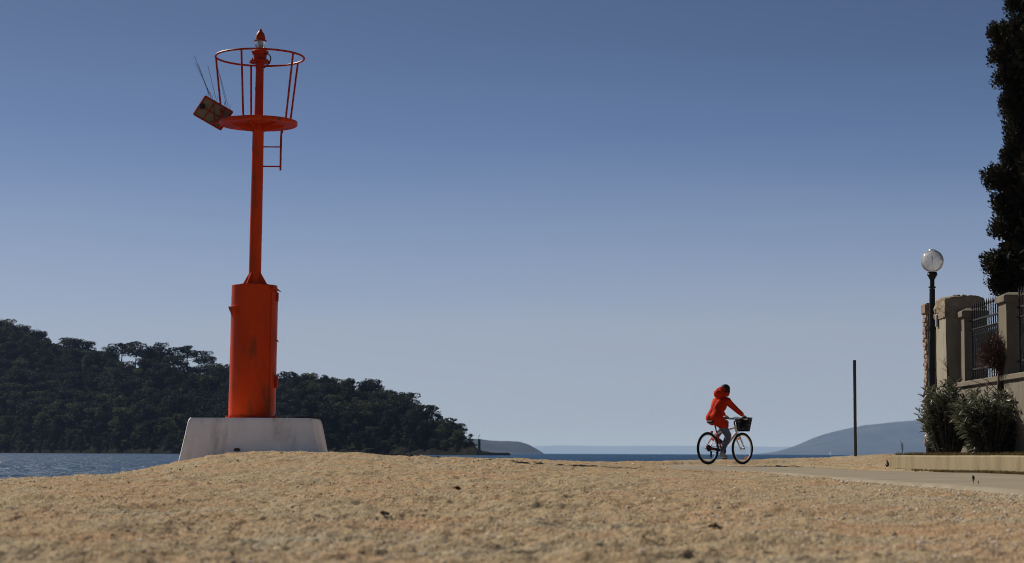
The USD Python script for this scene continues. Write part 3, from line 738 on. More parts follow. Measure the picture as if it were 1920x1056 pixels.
obj('panel_arm', tube([O + ea * .6 + eb * .95 + en * .02, np.array([-RP + .1, -.15, zp + .0]) + ax(zp) * [1, 0, 0]], 0.018, 8), redm2, be)
# thin bird wires standing from the panel's upper edge
wirem = M('thin_wire', (0.12, 0.12, 0.13), rough=0.5, metallic=0.6, var=0.1)
base = np.array([axis_bot[0], DB, TOPZ])
for (xa_, ya_), (xb_, yb_) in (((392, 178), (364.5, 105)), ((399, 186), (366, 118)), ((404, 182), (389.5, 122)), ((424, 196), (409, 130)), ((428, 200), (412, 140)), ((395, 184), (372, 121))):
    obj('bird_wire', tube([P(xa_, ya_, DB - .05) - base, P(xb_, yb_, DB - .15) - base], 0.004, 5), wirem, be)
for k in range(14):
    px = 387 + k * 3.6; py = 181 + k * 2.1
    a = P(px, py, DB - .06) - base
    dx, dy = rgc.uniform(-6, 4), rgc.uniform(-14, -7)
    obj('bird_spike', tube([a, P(px + dx, py + dy, DB - .1) - base], 0.003, 4), wirem, be)

# ------------------------------------------------------------------ concrete path, kerb, planting bed
concm = M('path_concrete', (0.205, 0.175, 0.128), rough=0.9, var=0.12, scale=1.2, bump=0.35, bscale=55, dist=0.006, coords='world', stain=(0.135, 0.11, 0.078), sscale=1.1, samt=0.8)
nrm = np.gradient(pline, axis=0); nrm /= np.linalg.norm(nrm, axis=1, keepdims=True); nrm = np.stack([nrm[:, 1], -nrm[:, 0]], 1)
across = np.r_[-1.0, np.linspace(-0.985, 0.985, 13), 1.0]
rgp = np.random.default_rng(2)
jag = pws(sfine)[:, None] * across[None, :]
edge = 0.05 * (meshkit.fbm(np.stack([sfine * 2.3, 0 * sfine, 0 * sfine], 1), 3, 4) - 0.5)
jag[:, :2] += edge[:, None]
pv = pline[:, None, :] + nrm[:, None, :] * jag[:, :, None]
pzv = np.repeat(PATHZ[:, None], 15, 1).copy(); pzv[:, 0] -= 0.12; pzv[:, -1] -= 0.12
pzv += 0.012 * (meshkit.fbm(np.concatenate([pv, 0 * pv[..., :1]], -1) * 0.8, 3, 6) - 0.5)
n_, m_ = pzv.shape
i, j = np.meshgrid(np.arange(n_ - 1), np.arange(m_ - 1), indexing='ij')
pf = np.stack([i * m_ + j, i * m_ + j + 1, (i + 1) * m_ + j + 1, (i + 1) * m_ + j], -1).reshape(-1, 4)
struct('path', (np.concatenate([pv, pzv[..., None]], -1).reshape(-1, 3), pf), concm, smooth=True)
def pathz(x, y):
    return PATHZ[ptree.query([x, y])[1]]

kerbm = M('kerb_concrete', (0.205, 0.165, 0.098), rough=0.9, var=0.12, scale=2.5, bump=0.4, bscale=40, dist=0.008, coords='world', stain=(0.11, 0.085, 0.05), sscale=2.2, samt=0.7, stretch=(1, 1, 0.4))
def kx(y): return 7.12 + (37.9 - y) * 0.020          # line of the kerb's face
KZ = 0.545                                            # its top
def kerb_mesh():
    ys = np.r_[np.linspace(10, 37.55, 70), 37.75, 37.87, 37.92]
    L = []
    for y in ys:
        e = max(0, y - 37.6) / 0.32; inset = 0.0 + 0.15 * e ** 2.5
        x = kx(y) + inset; zb = pathz(x - 0.1, y) - 0.15
        w = 0.012 * (meshkit.noise(np.array([[0, y * 1.3, 0.5]]), 3)[0] - 0.5)
        z = KZ + w - 0.05 * e ** 2
        L.append([[x, y, zb], [x + w, y, z - 0.03], [x + .008 + w, y, z - 0.010], [x + 0.03, y, z], [x + 0.16, y, z], [x + 0.18, y, z - .02], [x + 0.18, y, zb]])
    L = np.array(L); n, m = L.shape[:2]
    f = []
    for k in range(n - 1):
        for q in range(m - 1): f.append([k * m + q, k * m + q + 1, (k + 1) * m + q + 1, (k + 1) * m + q])
    f = np.array(f); f = np.vstack([f[:, [0, 2, 1]], f[:, [0, 3, 2]]])
    b = (n - 1) * m
    f = np.vstack([f, [[b, b + q + 1, b + q] for q in range(1, m - 1)]])
    return trimesh.Trimesh(L.reshape(-1, 3), f, process=False)
struct('kerb', kerb_mesh(), kerbm, smooth=40)
# end return of the kerb, running back to the wall
struct('kerb', cbox([kx(37.9) + .10, 37.74, 0.2], [8.1, 37.92, KZ - 0.004], 0.02), kerbm, smooth=False)
soilm = M('bed_soil', (0.14, 0.10, 0.06), rough=1.0, var=0.4, scale=6, bump=1.0, bscale=60, dist=0.02, coords='world')
bx, by = np.meshgrid(np.linspace(0, 1, 26), np.linspace(10, 37.75, 150), indexing='xy')
bX = kx(by) + 0.175 + bx * (8.25 - kx(by) - 0.175)
bZ = KZ - 0.035 + 0.06 * bx + 0.07 * (meshkit.fbm(np.stack([bX, by, 0 * bX], -1) * 5, 3, 9) - 0.5)
n_, m_ = bZ.shape
i, j = np.meshgrid(np.arange(n_ - 1), np.arange(m_ - 1), indexing='ij')
bf = np.stack([i * m_ + j, i * m_ + j + 1, (i + 1) * m_ + j + 1, (i + 1) * m_ + j], -1).reshape(-1, 4)
struct('planting_bed', (np.stack([bX, by, bZ], -1).reshape(-1, 3), bf), soilm, smooth=True)

def blades(pts, rng, hmin, hmax, w):
    n = len(pts); h = rng.uniform(hmin, hmax, n); a = rng.uniform(0, 2 * PI, n); b = rng.normal(0, 0.45, (n, 2)) * h[:, None]
    t = np.stack([np.cos(a), np.sin(a), 0 * a], 1) * w * 0.5
    mid = pts + np.concatenate([b * 0.35, (h * 0.6)[:, None]], 1); top = pts + np.concatenate([b, h[:, None]], 1)
    v = np.stack([pts - t, pts + t, mid + t * .7, mid - t * .7, top], 1).reshape(-1, 3)
    k = np.arange(n)[:, None] * 5
    return v, np.vstack([k + [0, 1, 2], k + [0, 2, 3], k + [3, 2, 4]])
drygrassm = M('dry_grass', (0.19, 0.145, 0.06), rough=0.9, var=0.4, scale=9, bump=0, island=0.4, translucent=0.2, coords='world')
rgg = np.random.default_rng(12)
n = 8000
gy_ = rgg.uniform(26.5, 37.8, n); gx_ = kx(gy_) + 0.10 + (rgg.beta(0.8, 2.0, n)) * 0.9
gp = np.stack([gx_, gy_, np.full(n, KZ - 0.03)], 1)
keep = meshkit.noise(gp * 2.0, 3) > rgg.uniform(0.05, 0.75, n)
tag(obj('dry_grass', blades(gp[keep], rgg, 0.03, 0.10, 0.012), drygrassm, None, False), 'short dry brown grass along the top of the planting bed', 'grass', kind='stuff')
n = 5200
gy_ = rgg.uniform(24, 37.7, n); gx_ = kx(gy_) - np.abs(rgg.normal(0, 0.055, n)) - 0.005
gp = np.stack([gx_, gy_, np.array([pathz(a, b) for a, b in zip(gx_, gy_)]) - 0.012], 1)
keep = meshkit.noise(gp * [1, 1.2, 1], 5) + np.clip((34 - gy_) / 22, -.1, .25) > rgg.uniform(0.1, 0.8, n)
tag(obj('dry_grass', blades(gp[keep], rgg, 0.02, 0.065, 0.014), drygrassm, None, False), 'dry brown weeds growing along the foot of the kerb', 'grass', kind='stuff')

# ------------------------------------------------------------------ garden wall, pillars, railings
WX = 8.10                                             # the face of the wall that looks over the bed
plasterm = M('wall_plaster', (0.15, 0.13, 0.102), rough=0.95, var=0.16, scale=1.5, bump=0.5, bscale=25, dist=0.012, coords='world', stain=(0.075, 0.065, 0.05), sscale=1.4, samt=0.7, stretch=(1, 1, 0.35), sharp=(0.46, 0.66))
pillarm = M('pillar_plaster', (0.138, 0.118, 0.09), rough=0.95, var=0.1, scale=2.5, bump=0.4, bscale=30, dist=0.01, coords='world', stain=(0.09, 0.075, 0.055), sscale=2.0, samt=0.6)
stonem = M('rubble_stone', (0.15, 0.12, 0.086), rough=0.95, var=0.35, scale=5, bump=0.8, bscale=22, dist=0.02, coords='world', rnd=0.3)
pinkm = M('pink_brick', (0.23, 0.165, 0.13), rough=0.95, var=0.3, scale=6, bump=0.7, bscale=30, dist=0.015, coords='world', rnd=0.25)
ironm = M('black_iron', (0.018, 0.018, 0.02), rough=0.5, var=0.3, scale=12, bump=0.2, bscale=60, metallic=0.0)
LZ = 1.86
def rough_box(a, b, amp, freq, seed, step=0.12, cut=None):
    m = box(a, b).subdivide_to_size(step)
    m = trimesh.Trimesh(m.vertices, m.faces, process=True)
    n = meshkit.fbm(np.array(m.vertices) * freq, 4, seed) - 0.5
    m.vertices = np.array(m.vertices) + np.array(m.vertex_normals) * (n * amp)[:, None]
    if cut is not None: m.vertices = cut(np.array(m.vertices))
    return m
gw = thing('garden_wall', 'low plastered garden wall with a stone ledge that carries the iron railing', 'wall')
obj('wall_body', rough_box([WX, 12, 0.1], [WX + .40, 36.37, LZ - 0.10], 0.025, 1.6, 2, 0.3), plasterm, gw, 40)
ys = [12, 16.2, 20.4, 24.6, 28.6, 32.45, 36.37]
for a, b in zip(ys[:-1], ys[1:]):
    obj('ledge_slab', cbox([WX - 0.05, a + .004, LZ - 0.099], [WX + .45, b - .004, LZ], 0.015), pillarm, gw, False)
def pillar(y0, y1, ztop, label, WX=WX):
    t = thing('fence_pillar', label, 'pillar')
    obj('shaft', rough_box([WX - 0.0, y0, LZ + 0.002], [WX + 0.40, y1, ztop - 0.17], 0.012, 3, int(y0), 0.15), pillarm, t, 40)
    obj('cap', cbox([WX - 0.045, y0 - .045, ztop - 0.168], [WX + .445, y1 + .045, ztop - 0.05], 0.015), pillarm, t, False)
    c = np.array([WX + .2, (y0 + y1) / 2])
    pts = [[WX - .03, y0 - .03, ztop - .049], [WX + .43, y0 - .03, ztop - .049], [WX - .03, y1 + .03, ztop - .049], [WX + .43, y1 + .03, ztop - .049], [c[0] - .1, c[1] - .1, ztop + .01], [c[0] + .1, c[1] + .1, ztop + .01], [c[0] + .1, c[1] - .1, ztop + .01], [c[0] - .1, c[1] + .1, ztop + .01]]
    obj('cap_top', trimesh.convex.convex_hull(np.array(pts)), pillarm, t, False)
    return t
YA, YB = 35.9, 32.55
pillar(YA, YA + 0.45, 3.20, 'slim dark plastered fence pillar beside the old stone pillar', WX + .07)
pillar(YB, YB + 0.52, 3.22, 'tall plastered fence pillar with a cap, between the two iron railings')
def railing(y0, y1, label):
    t = thing('iron_railing', label, 'railing')
    x = WX + 0.20
    for nm, z, h in (('lower_rail', 2.08, .03), ('middle_rail', 2.80, .02), ('upper_rail', 2.96, .032)):
        obj(nm, cbox([x - .02, y0, z - h / 2], [x + .02, y1, z + h / 2], 0.003), ironm, t, False)
    n = int(round((y1 - y0) / 0.155)); yy = y0 + (np.arange(n) + 0.5) * (y1 - y0) / n
    for k, y in enumerate(yy):
        zt = 3.17 + 0.08 * math.sin(PI * (k % 2)) 
        obj('bar', tube([[x, y, LZ + .03], [x, y, 3.13]], 0.0125, 6), ironm, t)
        obj('spear_tip', lathe([(0, 0), (.0125, 0), (.024, 0.012), (.014, .03), (.028, .065), (.012, .12), (0, .17)], 8).apply_transform(np.diag([.7, 1, 1, 1])).apply_translation([x, y, 3.13]), ironm, t)
    for a, b in zip(yy[:-1], yy[1:]):
        c = (a + b) / 2
        an = np.linspace(0, 2 * PI, 13)[:-1]
        obj('ring', tube(np.stack([np.full(12, x), c + 0.045 * np.cos(an), 2.735 + 0.045 * np.sin(an)], 1), 0.009, 5, True), ironm, t)
        s = np.linspace(0, 1, 9)
        obj('scroll', tube(np.stack([np.full(9, x), c + 0.005 + 0.065 * np.sin(s * PI / 2) ** 2, 2.69 - 0.36 * s], 1), 0.008, 5), ironm, t)
        obj('scroll', tube(np.stack([np.full(9, x), c - 0.005 - 0.065 * np.sin(s * PI / 2) ** 2, 2.69 - 0.36 * s], 1), 0.008, 5), ironm, t)
        an = np.linspace(-0.2, PI + .2, 8)
        obj('hoop', tube(np.stack([np.full(8, x), c + 0.06 * np.cos(an), 2.10 + 0.16 * np.sin(an)], 1), 0.008, 5), ironm, t)
    return t
railing(YB + .521, YA - .001, 'black wrought iron railing with spear tips between the two fence pillars')
railing(28.9, YB - .001, 'black wrought iron railing at the right edge of the photo, nearer than the tall pillar')
# old masonry pillar with crumbling rubble top
op = thing('old_gate_pillar', 'thick old plastered masonry pillar with a crumbling rubble stone top', 'pillar')
PX0 = WX; oy0, oy1, ox1 = 36.40, 37.24, WX + 0.55; WX = 7.97
palem = M('pale_plaster', (0.23, 0.205, 0.16), rough=0.95, var=0.16, scale=2, bump=0.5, bscale=25, dist=0.012, coords='world', stain=(0.11, 0.095, 0.07), sscale=1.6, samt=0.7, stretch=(1, 1, 0.35), sharp=(0.48, 0.66))
obj('pillar_shaft', rough_box([WX - 0.02, oy0, 0.2], [ox1, oy1, 3.12], 0.035, 2.2, 5, 0.1), palem, op, 45)
rgs = np.random.default_rng(17)
for lay in range(5):
    z0 = 3.05 + lay * 0.085
    ins = [0.0, 0.01, 0.03, 0.07, 0.16][lay]
    y = oy0 + ins
    while y < oy1 - ins - 0.08:
        w = rgs.uniform(0.14, 0.27); xx = WX - 0.02 + ins
        while xx < ox1 - ins - 0.05:
            l = rgs.uniform(0.12, 0.24)
            a = np.array([xx, y, z0]) + rgs.normal(0, .006, 3); b = np.array([min(xx + l, ox1 - ins), min(y + w, oy1 - ins), z0 + 0.092 + rgs.uniform(0, .02)])
            pts = []
            for sx in (0, 1):
                for sy in (0, 1):
                    for sz in (0, 1):
                        base = np.array([(a, b)[sx][0], (a, b)[sy][1], (a, b)[sz][2]])
                        pts += [base + rgs.uniform(0.0, 0.03, 3) * [1 - 2 * sx, 1 - 2 * sy, 1 - 2 * sz] for _ in range(2)]
            if lay < 4 or rgs.random() < 0.45:
                obj('stone', trimesh.convex.convex_hull(np.array(pts)), stonem, op, False)
            xx += l + .008
        y += w + .008
def slump(v):
    u = np.clip((v[:, 2] - 3.15) / .45, 0, 1); c = np.array([(WX + ox1) / 2, (oy0 + oy1) / 2])
    k = 1 - .10 * u ** 2.2
    v[:, 0] = c[0] + (v[:, 0] - c[0]) * k; v[:, 1] = c[1] + (v[:, 1] - c[1]) * k
    v[:, 2] -= u * .10 * (meshkit.noise(v * [3.2, 3.2, 0] + 5, 4)) * 1.3
    return v
obj('mortar_core', rough_box([WX - .045, oy0 - .03, 3.06], [ox1 + .02, oy1 + .03, 3.47], 0.11, 7, 8, .04, slump), stonem, op, 60)
# metal plate set in its left face
obj('metal_plate', cbox([WX - .062, oy1 - .22, 2.93], [WX - .03, oy1 - .10, 3.16], .012), steelm, op, False)
WX = PX0
# brick pier at the far end, edge of bare pinkish brick
ep = thing('brick_end_pier', 'dark end pier of the wall with a ragged pink brick edge behind the lamp post', 'pier')
ey0, ey1 = 38.72, 39.06
obj('pier_body', rough_box([WX + 0.0, ey0, 0.2], [WX + .55, ey1, 3.28], 0.02, 3, 7, .12), M('dark_render', (0.12,0.10,0.085), rough=0.95, var=0.3, scale=3, bump=0.5, bscale=20, dist=.01, coords='world'), ep, 45)
obj('pier_cap', cbox([WX - 0.05, ey0 - .05, 3.285], [WX + .60, ey1 + .05, 3.50], 0.03), pinkm, ep, False)
z = 0.25
while z < 3.26:
    y = ey0 + 0.01 + rgs.uniform(0, .05)
    while y < ey1 - .06:
        w = rgs.uniform(.12, .22); b = min(y + w, ey1 - .01)
        pr = rgs.uniform(0.012, 0.045)
        obj('brick', cbox([WX - pr, y, z], [WX + .05, b, z + .066], .008), pinkm, ep, False)
        y = b + .012
    z += 0.078
# ------------------------------------------------------------------ lamp post
lx_, ly_ = P(1747.5, 850, 37.6)[0] - .0, 37.6
lp = thing('street_lamp', 'black lamp post with a clear round globe in front of the wall', 'street lamp', (lx_, ly_, KZ - .02)); UsdGeom.Xformable(lp).AddRotateYOp().Set(0.9)
def lzr(py): return Z(1748, py, ly_) - (KZ - .02)
Sl = ly_ / F
polem = M('lamp_black_paint', (0.016, 0.018, 0.02), rough=0.4, var=0.3, scale=6, bump=0.15, bscale=40)
obj('base', lathe([(0, -.05), (.12, -.05), (.12, .25), (.10, .3), (.075, .34), (.075, .36), (0, .36)], 32), polem, lp)
obj('post', lathe([(0, .36), (6.6 * Sl, .36), (6.4 * Sl, lzr(640)), (5.6 * Sl, lzr(630)), (5.2 * Sl, lzr(541)), (0, lzr(541))], 32), polem, lp)
for py in (616, 693):
    obj('collar', lathe([(0, lzr(py + 1.8)), (8.6 * Sl, lzr(py + 1.8)), (8.6 * Sl, lzr(py - 1.8)), (0, lzr(py - 1.8))], 32), polem, lp)
    obj('collar_bolt', tube([[.06, -.03, lzr(py)], [.105, -.03, lzr(py)]], 0.016, 8), steelm, lp)
obj('ring', lathe([(0, lzr(540)), (6.8 * Sl, lzr(540)), (6.8 * Sl, lzr(537.5)), (0, lzr(537.5))], 32), polem, lp)
obj('neck', lathe([(0, lzr(537.5)), (4.3 * Sl, lzr(537.5)), (4.3 * Sl, lzr(525)), (0, lzr(525))], 32), polem, lp)
obj('cup', lathe([(0, lzr(525)), (4.4 * Sl, lzr(525)), (7.0 * Sl, lzr(520)), (10 * Sl, lzr(515)), (9.2 * Sl, lzr(513.5)), (8.6 * Sl, lzr(510.5)), (0, lzr(510.5))], 32), polem, lp)
globem = usdkit.material(stage, '/World/Looks/globe_glass', {
    'fr': ('fresnel', {'IOR': 1.16}), 'lw': ('layer_weight', {'blend': 0.35}), 'tr': ('transparent_bsdf', {'color': (0.86, 0.88, 0.90)}), 'df': ('diffuse_bsdf', {'color': (0.80, 0.80, 0.80)}),
    'tl': ('translucent_bsdf', {'color': (0.8, 0.8, 0.82)}), 'md': ('mix_closure', {'fac': 0.5}), 'm0': ('mix_closure', {'fac': 0.46}), 'gl': ('glossy_bsdf', {'color': (1, 1, 1), 'roughness': 0.05}), 'm1': ('mix_closure', {})},
    [('df.BSDF', 'md.closure1'), ('tl.BSDF', 'md.closure2'), ('tr.BSDF', 'm0.closure1'), ('md.closure', 'm0.closure2'), ('fr.fac', 'm1.fac'), ('m0.closure', 'm1.closure1'), ('gl.BSDF', 'm1.closure2')], surface='m1.closure')
rg_ = 21.3 * Sl; zc_ = lzr(489.5)
th = np.linspace(-PI / 2 + .38, PI / 2 - 0.30, 40)
outer = [(rg_ * math.cos(t), zc_ + rg_ * math.sin(t)) for t in th]; inner = [((rg_ - .005) * math.cos(t), zc_ + (rg_ - .005) * math.sin(t)) for t in th[::-1]]
obj('globe', lathe(outer + inner + [outer[0]], 64), globem, lp, True)
obj('globe_lid', lathe([(0, zc_ + rg_ * .950), (rg_ * .33, zc_ + rg_ * .945), (rg_ * .31, zc_ + rg_ * .985), (rg_ * .2, zc_ + rg_ * 1.02), (0, zc_ + rg_ * 1.03)], 32), steelm, lp)
obj('lamp_tube', tube([[0, 0, lzr(511)], [0, 0, zc_ + .09]], 0.016, 10), M('lamp_white', (0.5, 0.5, 0.5), rough=.5, var=.05), lp)
obj('lamp_socket', lathe([(0, lzr(511)), (.045, lzr(511)), (.045, lzr(505)), (.03, lzr(502)), (0, lzr(502))], 16), M('socket_white', (0.6, 0.6, 0.58), rough=.5, var=.05), lp)

# ------------------------------------------------------------------ metal post on the gravel mound
my = 45.2
mx = P(1603.5, 800, my)[0]
mp_ = thing('metal_post', 'plain slim grey metal post standing on the gravel mound', 'post', (mx, my, 0))
postm = M('weathered_post', (0.06, 0.055, 0.055), rough=0.6, var=0.25, scale=4, metallic=0.2, bump=0.2)
g0 = float(ground(np.array([mx]), np.array([my]))[0]); zt_ = Z(1603.5, 675.5, my)
obj('tube', lathe([(0, g0 - .3), (.036, g0 - .3), (.036, zt_ - .01), (.030, zt_ - .01), (.030, zt_ - .06), (0, zt_ - .06)], 20), postm, mp_)
obj('cap', lathe([(0, zt_ - .0095), (.038, zt_ - .0095), (.038, zt_), (0, zt_ + .004)], 20), postm, mp_)

# ------------------------------------------------------------------ oleander bushes
leafm = M('oleander_leaf', (0.13, 0.142, 0.088), rough=0.42, var=0.35, scale=8, bump=0, spec=0.5, island=0.45, translucent=0.3)
stemm = M('oleander_stem', (0.16, 0.13, 0.10), rough=0.9, var=0.3, scale=10)
def lance(base, d, L, W, rng, droop):
    """a long pointed leaf bent along its middle, six triangles"""
    d = d / (np.linalg.norm(d) + 1e-9)
    s = np.cross(d, [0, 0, 1.0]) + rng.normal(0, .35, 3); s -= d * (s @ d); s /= np.linalg.norm(s) + 1e-9
    n = np.cross(s, d)
    p = [base, base + d * L * .35 - n * 0, base + d * L * .7 + np.array([0, 0, -droop * L * .12]), base + d * L + np.array([0, 0, -droop * L * .3])]
    w = [0.15, 1.0, .8]
    v = [p[0], p[1] + s * W * .5 + n * W * .15, p[1] - s * W * .5 + n * W * .15, p[2] + s * W * .42 + n * W * .1, p[2] - s * W * .42 + n * W * .1, p[3], p[1], p[2]]
    f = [[0, 1, 6], [0, 6, 2], [6, 1, 3], [6, 3, 7], [2, 6, 7], [2, 7, 4], [7, 3, 5], [7, 5, 4]]
    return v, f
def oleander(center, rx, ry, H, nst, seed, label):
    rng = np.random.default_rng(seed)
    t = thing('oleander_bush', label, 'bush', (center[0], center[1], KZ - 0.02))
    V, Fc, nv, stems, big = [], [], 0, [], []
    for k in range(nst):
        a = rng.uniform(0, 2 * PI); r = math.sqrt(rng.uniform(0, 1))
        foot = np.array([math.cos(a) * r * rx * .35, math.sin(a) * r * ry * .35, 0])
        hgt = H * rng.uniform(0.55, 1.02) * (1 - 0.25 * r * r)
        tip = np.array([math.cos(a) * r * rx * 1.0, math.sin(a) * r * ry, hgt])
        q = foot * .4 + tip * .6 + [0, 0, -.06 * hgt]
        s = np.linspace(0, 1, 8)[:, None]
        path = (1 - s) ** 2 * foot + 2 * s * (1 - s) * (foot * .6 + tip * .4 + [0, 0, .15 * hgt]) + s ** 2 * tip
        stems.append(tube(path, np.linspace(0.013, 0.004, 8), 5))
        tang = path[-1] - path[-3]; tang /= np.linalg.norm(tang)
        n = rng.integers(34, 48)
        for q in range(n):
            u = 1 - rng.beta(1.0, 1.25) * 0.88
            c = np.array([np.interp(u, np.linspace(0, 1, 8), path[:, d]) for d in range(3)])
            th = rng.uniform(0, 2 * PI); side = np.array([math.cos(th), math.sin(th), 0])
            up = rng.uniform(0.2, 1.3) if u > .8 else rng.uniform(-.4, .8)
            d = side + tang * up
            L = rng.uniform(0.11, 0.20)
            v, f = lance(c, d, L, L * rng.uniform(.15, .2), rng, rng.uniform(0.0, 1.0))
            V += v; Fc += [[x + nv for x in ff] for ff in f]; nv += len(v)
    obj('stems', cat_(stems), stemm, t, True)
    # leaves: the outermost 300 as parts of their own, the mass inside as one part
    V = np.array(V); Fc = np.array(Fc)
    nl = len(V) // 8
    ctr = V.reshape(nl, 8, 3).mean(1)
    order = np.argsort(ctr[:, 1] * 1.0 - 0.25 * ctr[:, 2] + rng.normal(0, .12, nl))
    for q in order[:260]:
        obj('leaf', (V[q * 8:q * 8 + 8], Fc[:8] - Fc[:8].min()), leafm, t, False)
    keep = np.ones(nl, bool); keep[order[:260]] = False
    idx = np.nonzero(keep)[0]
    v2 = V.reshape(nl, 8, 3)[idx].reshape(-1, 3); f2 = (np.arange(len(idx))[:, None, None] * 8 + (Fc[:8] - Fc[:8].min())[None]).reshape(-1, 3)
    p = obj('leaves', (v2, f2), leafm, t, False); p.SetCustomDataByKey('kind', 'stuff')
    return t
b1 = P(1778, 850, 35.4); b2 = P(1858, 850, 32.4)
oleander(b1, 0.52, 0.52, 1.36, 125, 31, 'taller leafy oleander bush at the foot of the lamp post')
oleander(b2, 0.62, 0.6, 1.12, 135, 32, 'lower leafy oleander bush under the small pollarded tree')
# ------------------------------------------------------------------ small pollarded tree
twigm = M('bare_twigs', (0.075, 0.045, 0.035), rough=0.9, var=0.3, scale=10)
ty = 32.9
pt = P(1872, 745, ty)
pb = thing('pollarded_tree', 'small bare pollarded tree with a round head of reddish brown twigs before the railing', 'tree', (pt[0] + .02, ty, KZ))
def tz(py): return Z(1872, py, ty) - KZ
rgt = np.random.default_rng(9)
hz0 = tz(686)
obj('trunk', tube([[.02, 0, -.1], [-.01, 0, tz(780)], [.0, 0, tz(735)], [.02, .0, tz(700)], [.03, 0, hz0]], [.055, .05, .048, .045, .05], 10), twigm, pb)
tw, bigb = [], []
cc = np.array([-.03, 0, tz(656)])
for k in range(300):
    d = rgt.normal(size=3); d /= np.linalg.norm(d)
    st = np.array([.03, 0, hz0 - .02]); en_ = cc + d * rgt.uniform(.16, .30)
    mid = st * .5 + en_ * .5 + rgt.normal(0, .05, 3) + [0, 0, -.03]
    tw.append(tube([st, mid, en_], [.008, .005, .003], 4))
    for q in range(5):
        a = mid * .4 + en_ * .6 + rgt.normal(0, .03, 3)
        tw.append(tube([a, a + d * .07 + rgt.normal(0, .055, 3)], [.004, .002], 4))
obj('twig_head', cat_(tw), twigm, pb, False)
lv = cards(cc + rgt.normal(0, .13, (160, 3)), .05, rgt, aspect=.5)
obj('dry_leaves', lv, M('dead_leaf', (0.11, 0.065, 0.04), rough=.9, var=.3, island=.3), pb, False)
obj('shoot', tube([[-.02, 0, tz(742)], [-.22, .05, tz(722)], [-.5, .1, tz(711)]], [.008, .006, .004], 5), twigm, pb)
obj('shoot', tube([[-.01, 0, tz(735)], [-.2, .06, tz(712)], [-.42, .1, tz(704)]], [.008, .006, .004], 5), twigm, pb)
# thin dry branch standing before the old pillar
dbp = thing('bare_sapling', 'thin bare sapling with a few twigs in front of the old stone pillar', 'sapling', (P(1780, 725, 36.4)[0] - .1, 36.4, KZ))
o = np.array([dbp.GetPrim().GetAttribute('xformOp:translate').Get()])[0]
def pp(px, py): return P(px, py, 36.4) - o
obj('stem', tube([[0, 0, -.1], pp(1782, 760), pp(1778, 695), pp(1768, 675)], [.010, .009, .006, .003], 5), twigm, dbp)
obj('twig', tube([pp(1778, 690), pp(1770, 683), pp(1760, 671)], [.005, .004, .002], 4), twigm, dbp)
obj('twig', tube([pp(1774, 684), pp(1771, 675), pp(1773, 668)], [.005, .004, .002], 4), twigm, dbp)
obj('twig', tube([pp(1779, 700), pp(1772, 694), pp(1764, 690)], [.005, .004, .002], 4), twigm, dbp)

# ------------------------------------------------------------------ cypress behind the railing
cypm = M('cypress_foliage', (0.030, 0.033, 0.018), rough=0.85, var=0.5, scale=1.8, bump=0, spec=0.1, island=0.45, translucent=0.12, stain=(0.06, 0.034, 0.018), sscale=2.5, samt=0.8)
conem = M('cypress_cone', (0.20, 0.12, 0.07), rough=0.8, var=0.3, scale=10)
cy_x, cy_y = 10.25, 36.6
ct = thing('cypress_tree', 'tall dark cypress tree rising behind the railing at the right edge', 'tree', (cy_x, cy_y, 0.4))
rc = np.random.default_rng(77)
obj('trunk', tube([[0.05 * math.sin(z), 0.04 * math.cos(z * 1.3), z] for z in np.linspace(-.3, 11.5, 14)], np.linspace(.24, .05, 14), 12), barkm, ct)
def edge_r(z):                               # how far the crown reaches to the left at each height (from the photo's outline)
    rows = np.array([-400, -200, -60, -10, 20, 45, 65, 95, 125, 160, 185, 215, 240, 265, 295, 330, 360, 395, 430, 465, 500, 530, 552])
    cols = np.array([1935, 1925, 1915, 1908, 1893, 1862, 1849, 1855, 1860, 1866, 1878, 1893, 1897, 1882, 1868, 1850, 1853, 1864, 1860, 1853, 1845, 1848, 1856])
    py = 853 - (z + .4 - .55) / cy_y * F
    return cy_x - (np.interp(py, rows, cols) - 960) / F * cy_y
spr, limbs, cones, core = [], [], [], []
def reach(z, a):
    if abs(a - PI) < 1.1: R = float(edge_r(z))
    else: R = float(edge_r(np.clip(2.75 + ((z - 2.75) + 1.9 * a) % 8.5, 2.75, 11.5)))
    return R * np.clip((12.6 - z) / 2.5, .1, 1)
def lobe(c, r, out):
    n = max(6, int(26 * (r / .4) ** 2))
    for q in range(n):
        d = rc.normal(size=3); d /= np.linalg.norm(d); d = d * .8 + out * .5
        cc_ = c + d * r * rc.uniform(.35, 1.0) * [1, 1, .85]
        br = rc.uniform(.07, .16)
        m = int(75 * (br / .11) ** 2)
        e = rc.normal(size=(m, 3)); e /= np.linalg.norm(e, axis=1, keepdims=True)
        spr.append((cc_ + e * rc.uniform(.05, 1, (m, 1)) ** .6 * br * [1, 1, 1.35], e * .5 + out * .35 + [0, 0, .55]))
        if rc.random() < .22:
            cones.append(trimesh.creation.icosphere(1, rc.uniform(.012, .02)).apply_translation(cc_ + e[0] * br * .7))
    limbs.append(tube([[0, 0, c[2] - .8], c * [.5, .5, 1] + [0, 0, -.35], c], [.05, .03, .012], 5))
left = [(1908, 8, 20), (1873, 66, 24), (1886, 104, 27), (1884, 146, 20), (1903, 192, 22), (1910, 238, 20), (1897, 285, 22), (1877, 334, 29), (1886, 384, 24), (1884, 432, 25), (1872, 494, 29), (1876, 532, 22), (1915, 540, 30), (1920, 480, 40), (1925, 400, 40), (1925, 330, 40), (1925, 120, 40), (1925, 60, 40), (1920, 170, 34), (1928, 270, 34), (1926, 215, 30)]
for px, py, r in left:
    for dy in (0.0, rc.uniform(-.5, .5)):
        q = P(px, py, cy_y + dy) - [cx_ for cx_ in (cy_x, cy_y, .4)]
        lobe(q, r * cy_y / F, np.array([-1.0, 0, 0.1]))
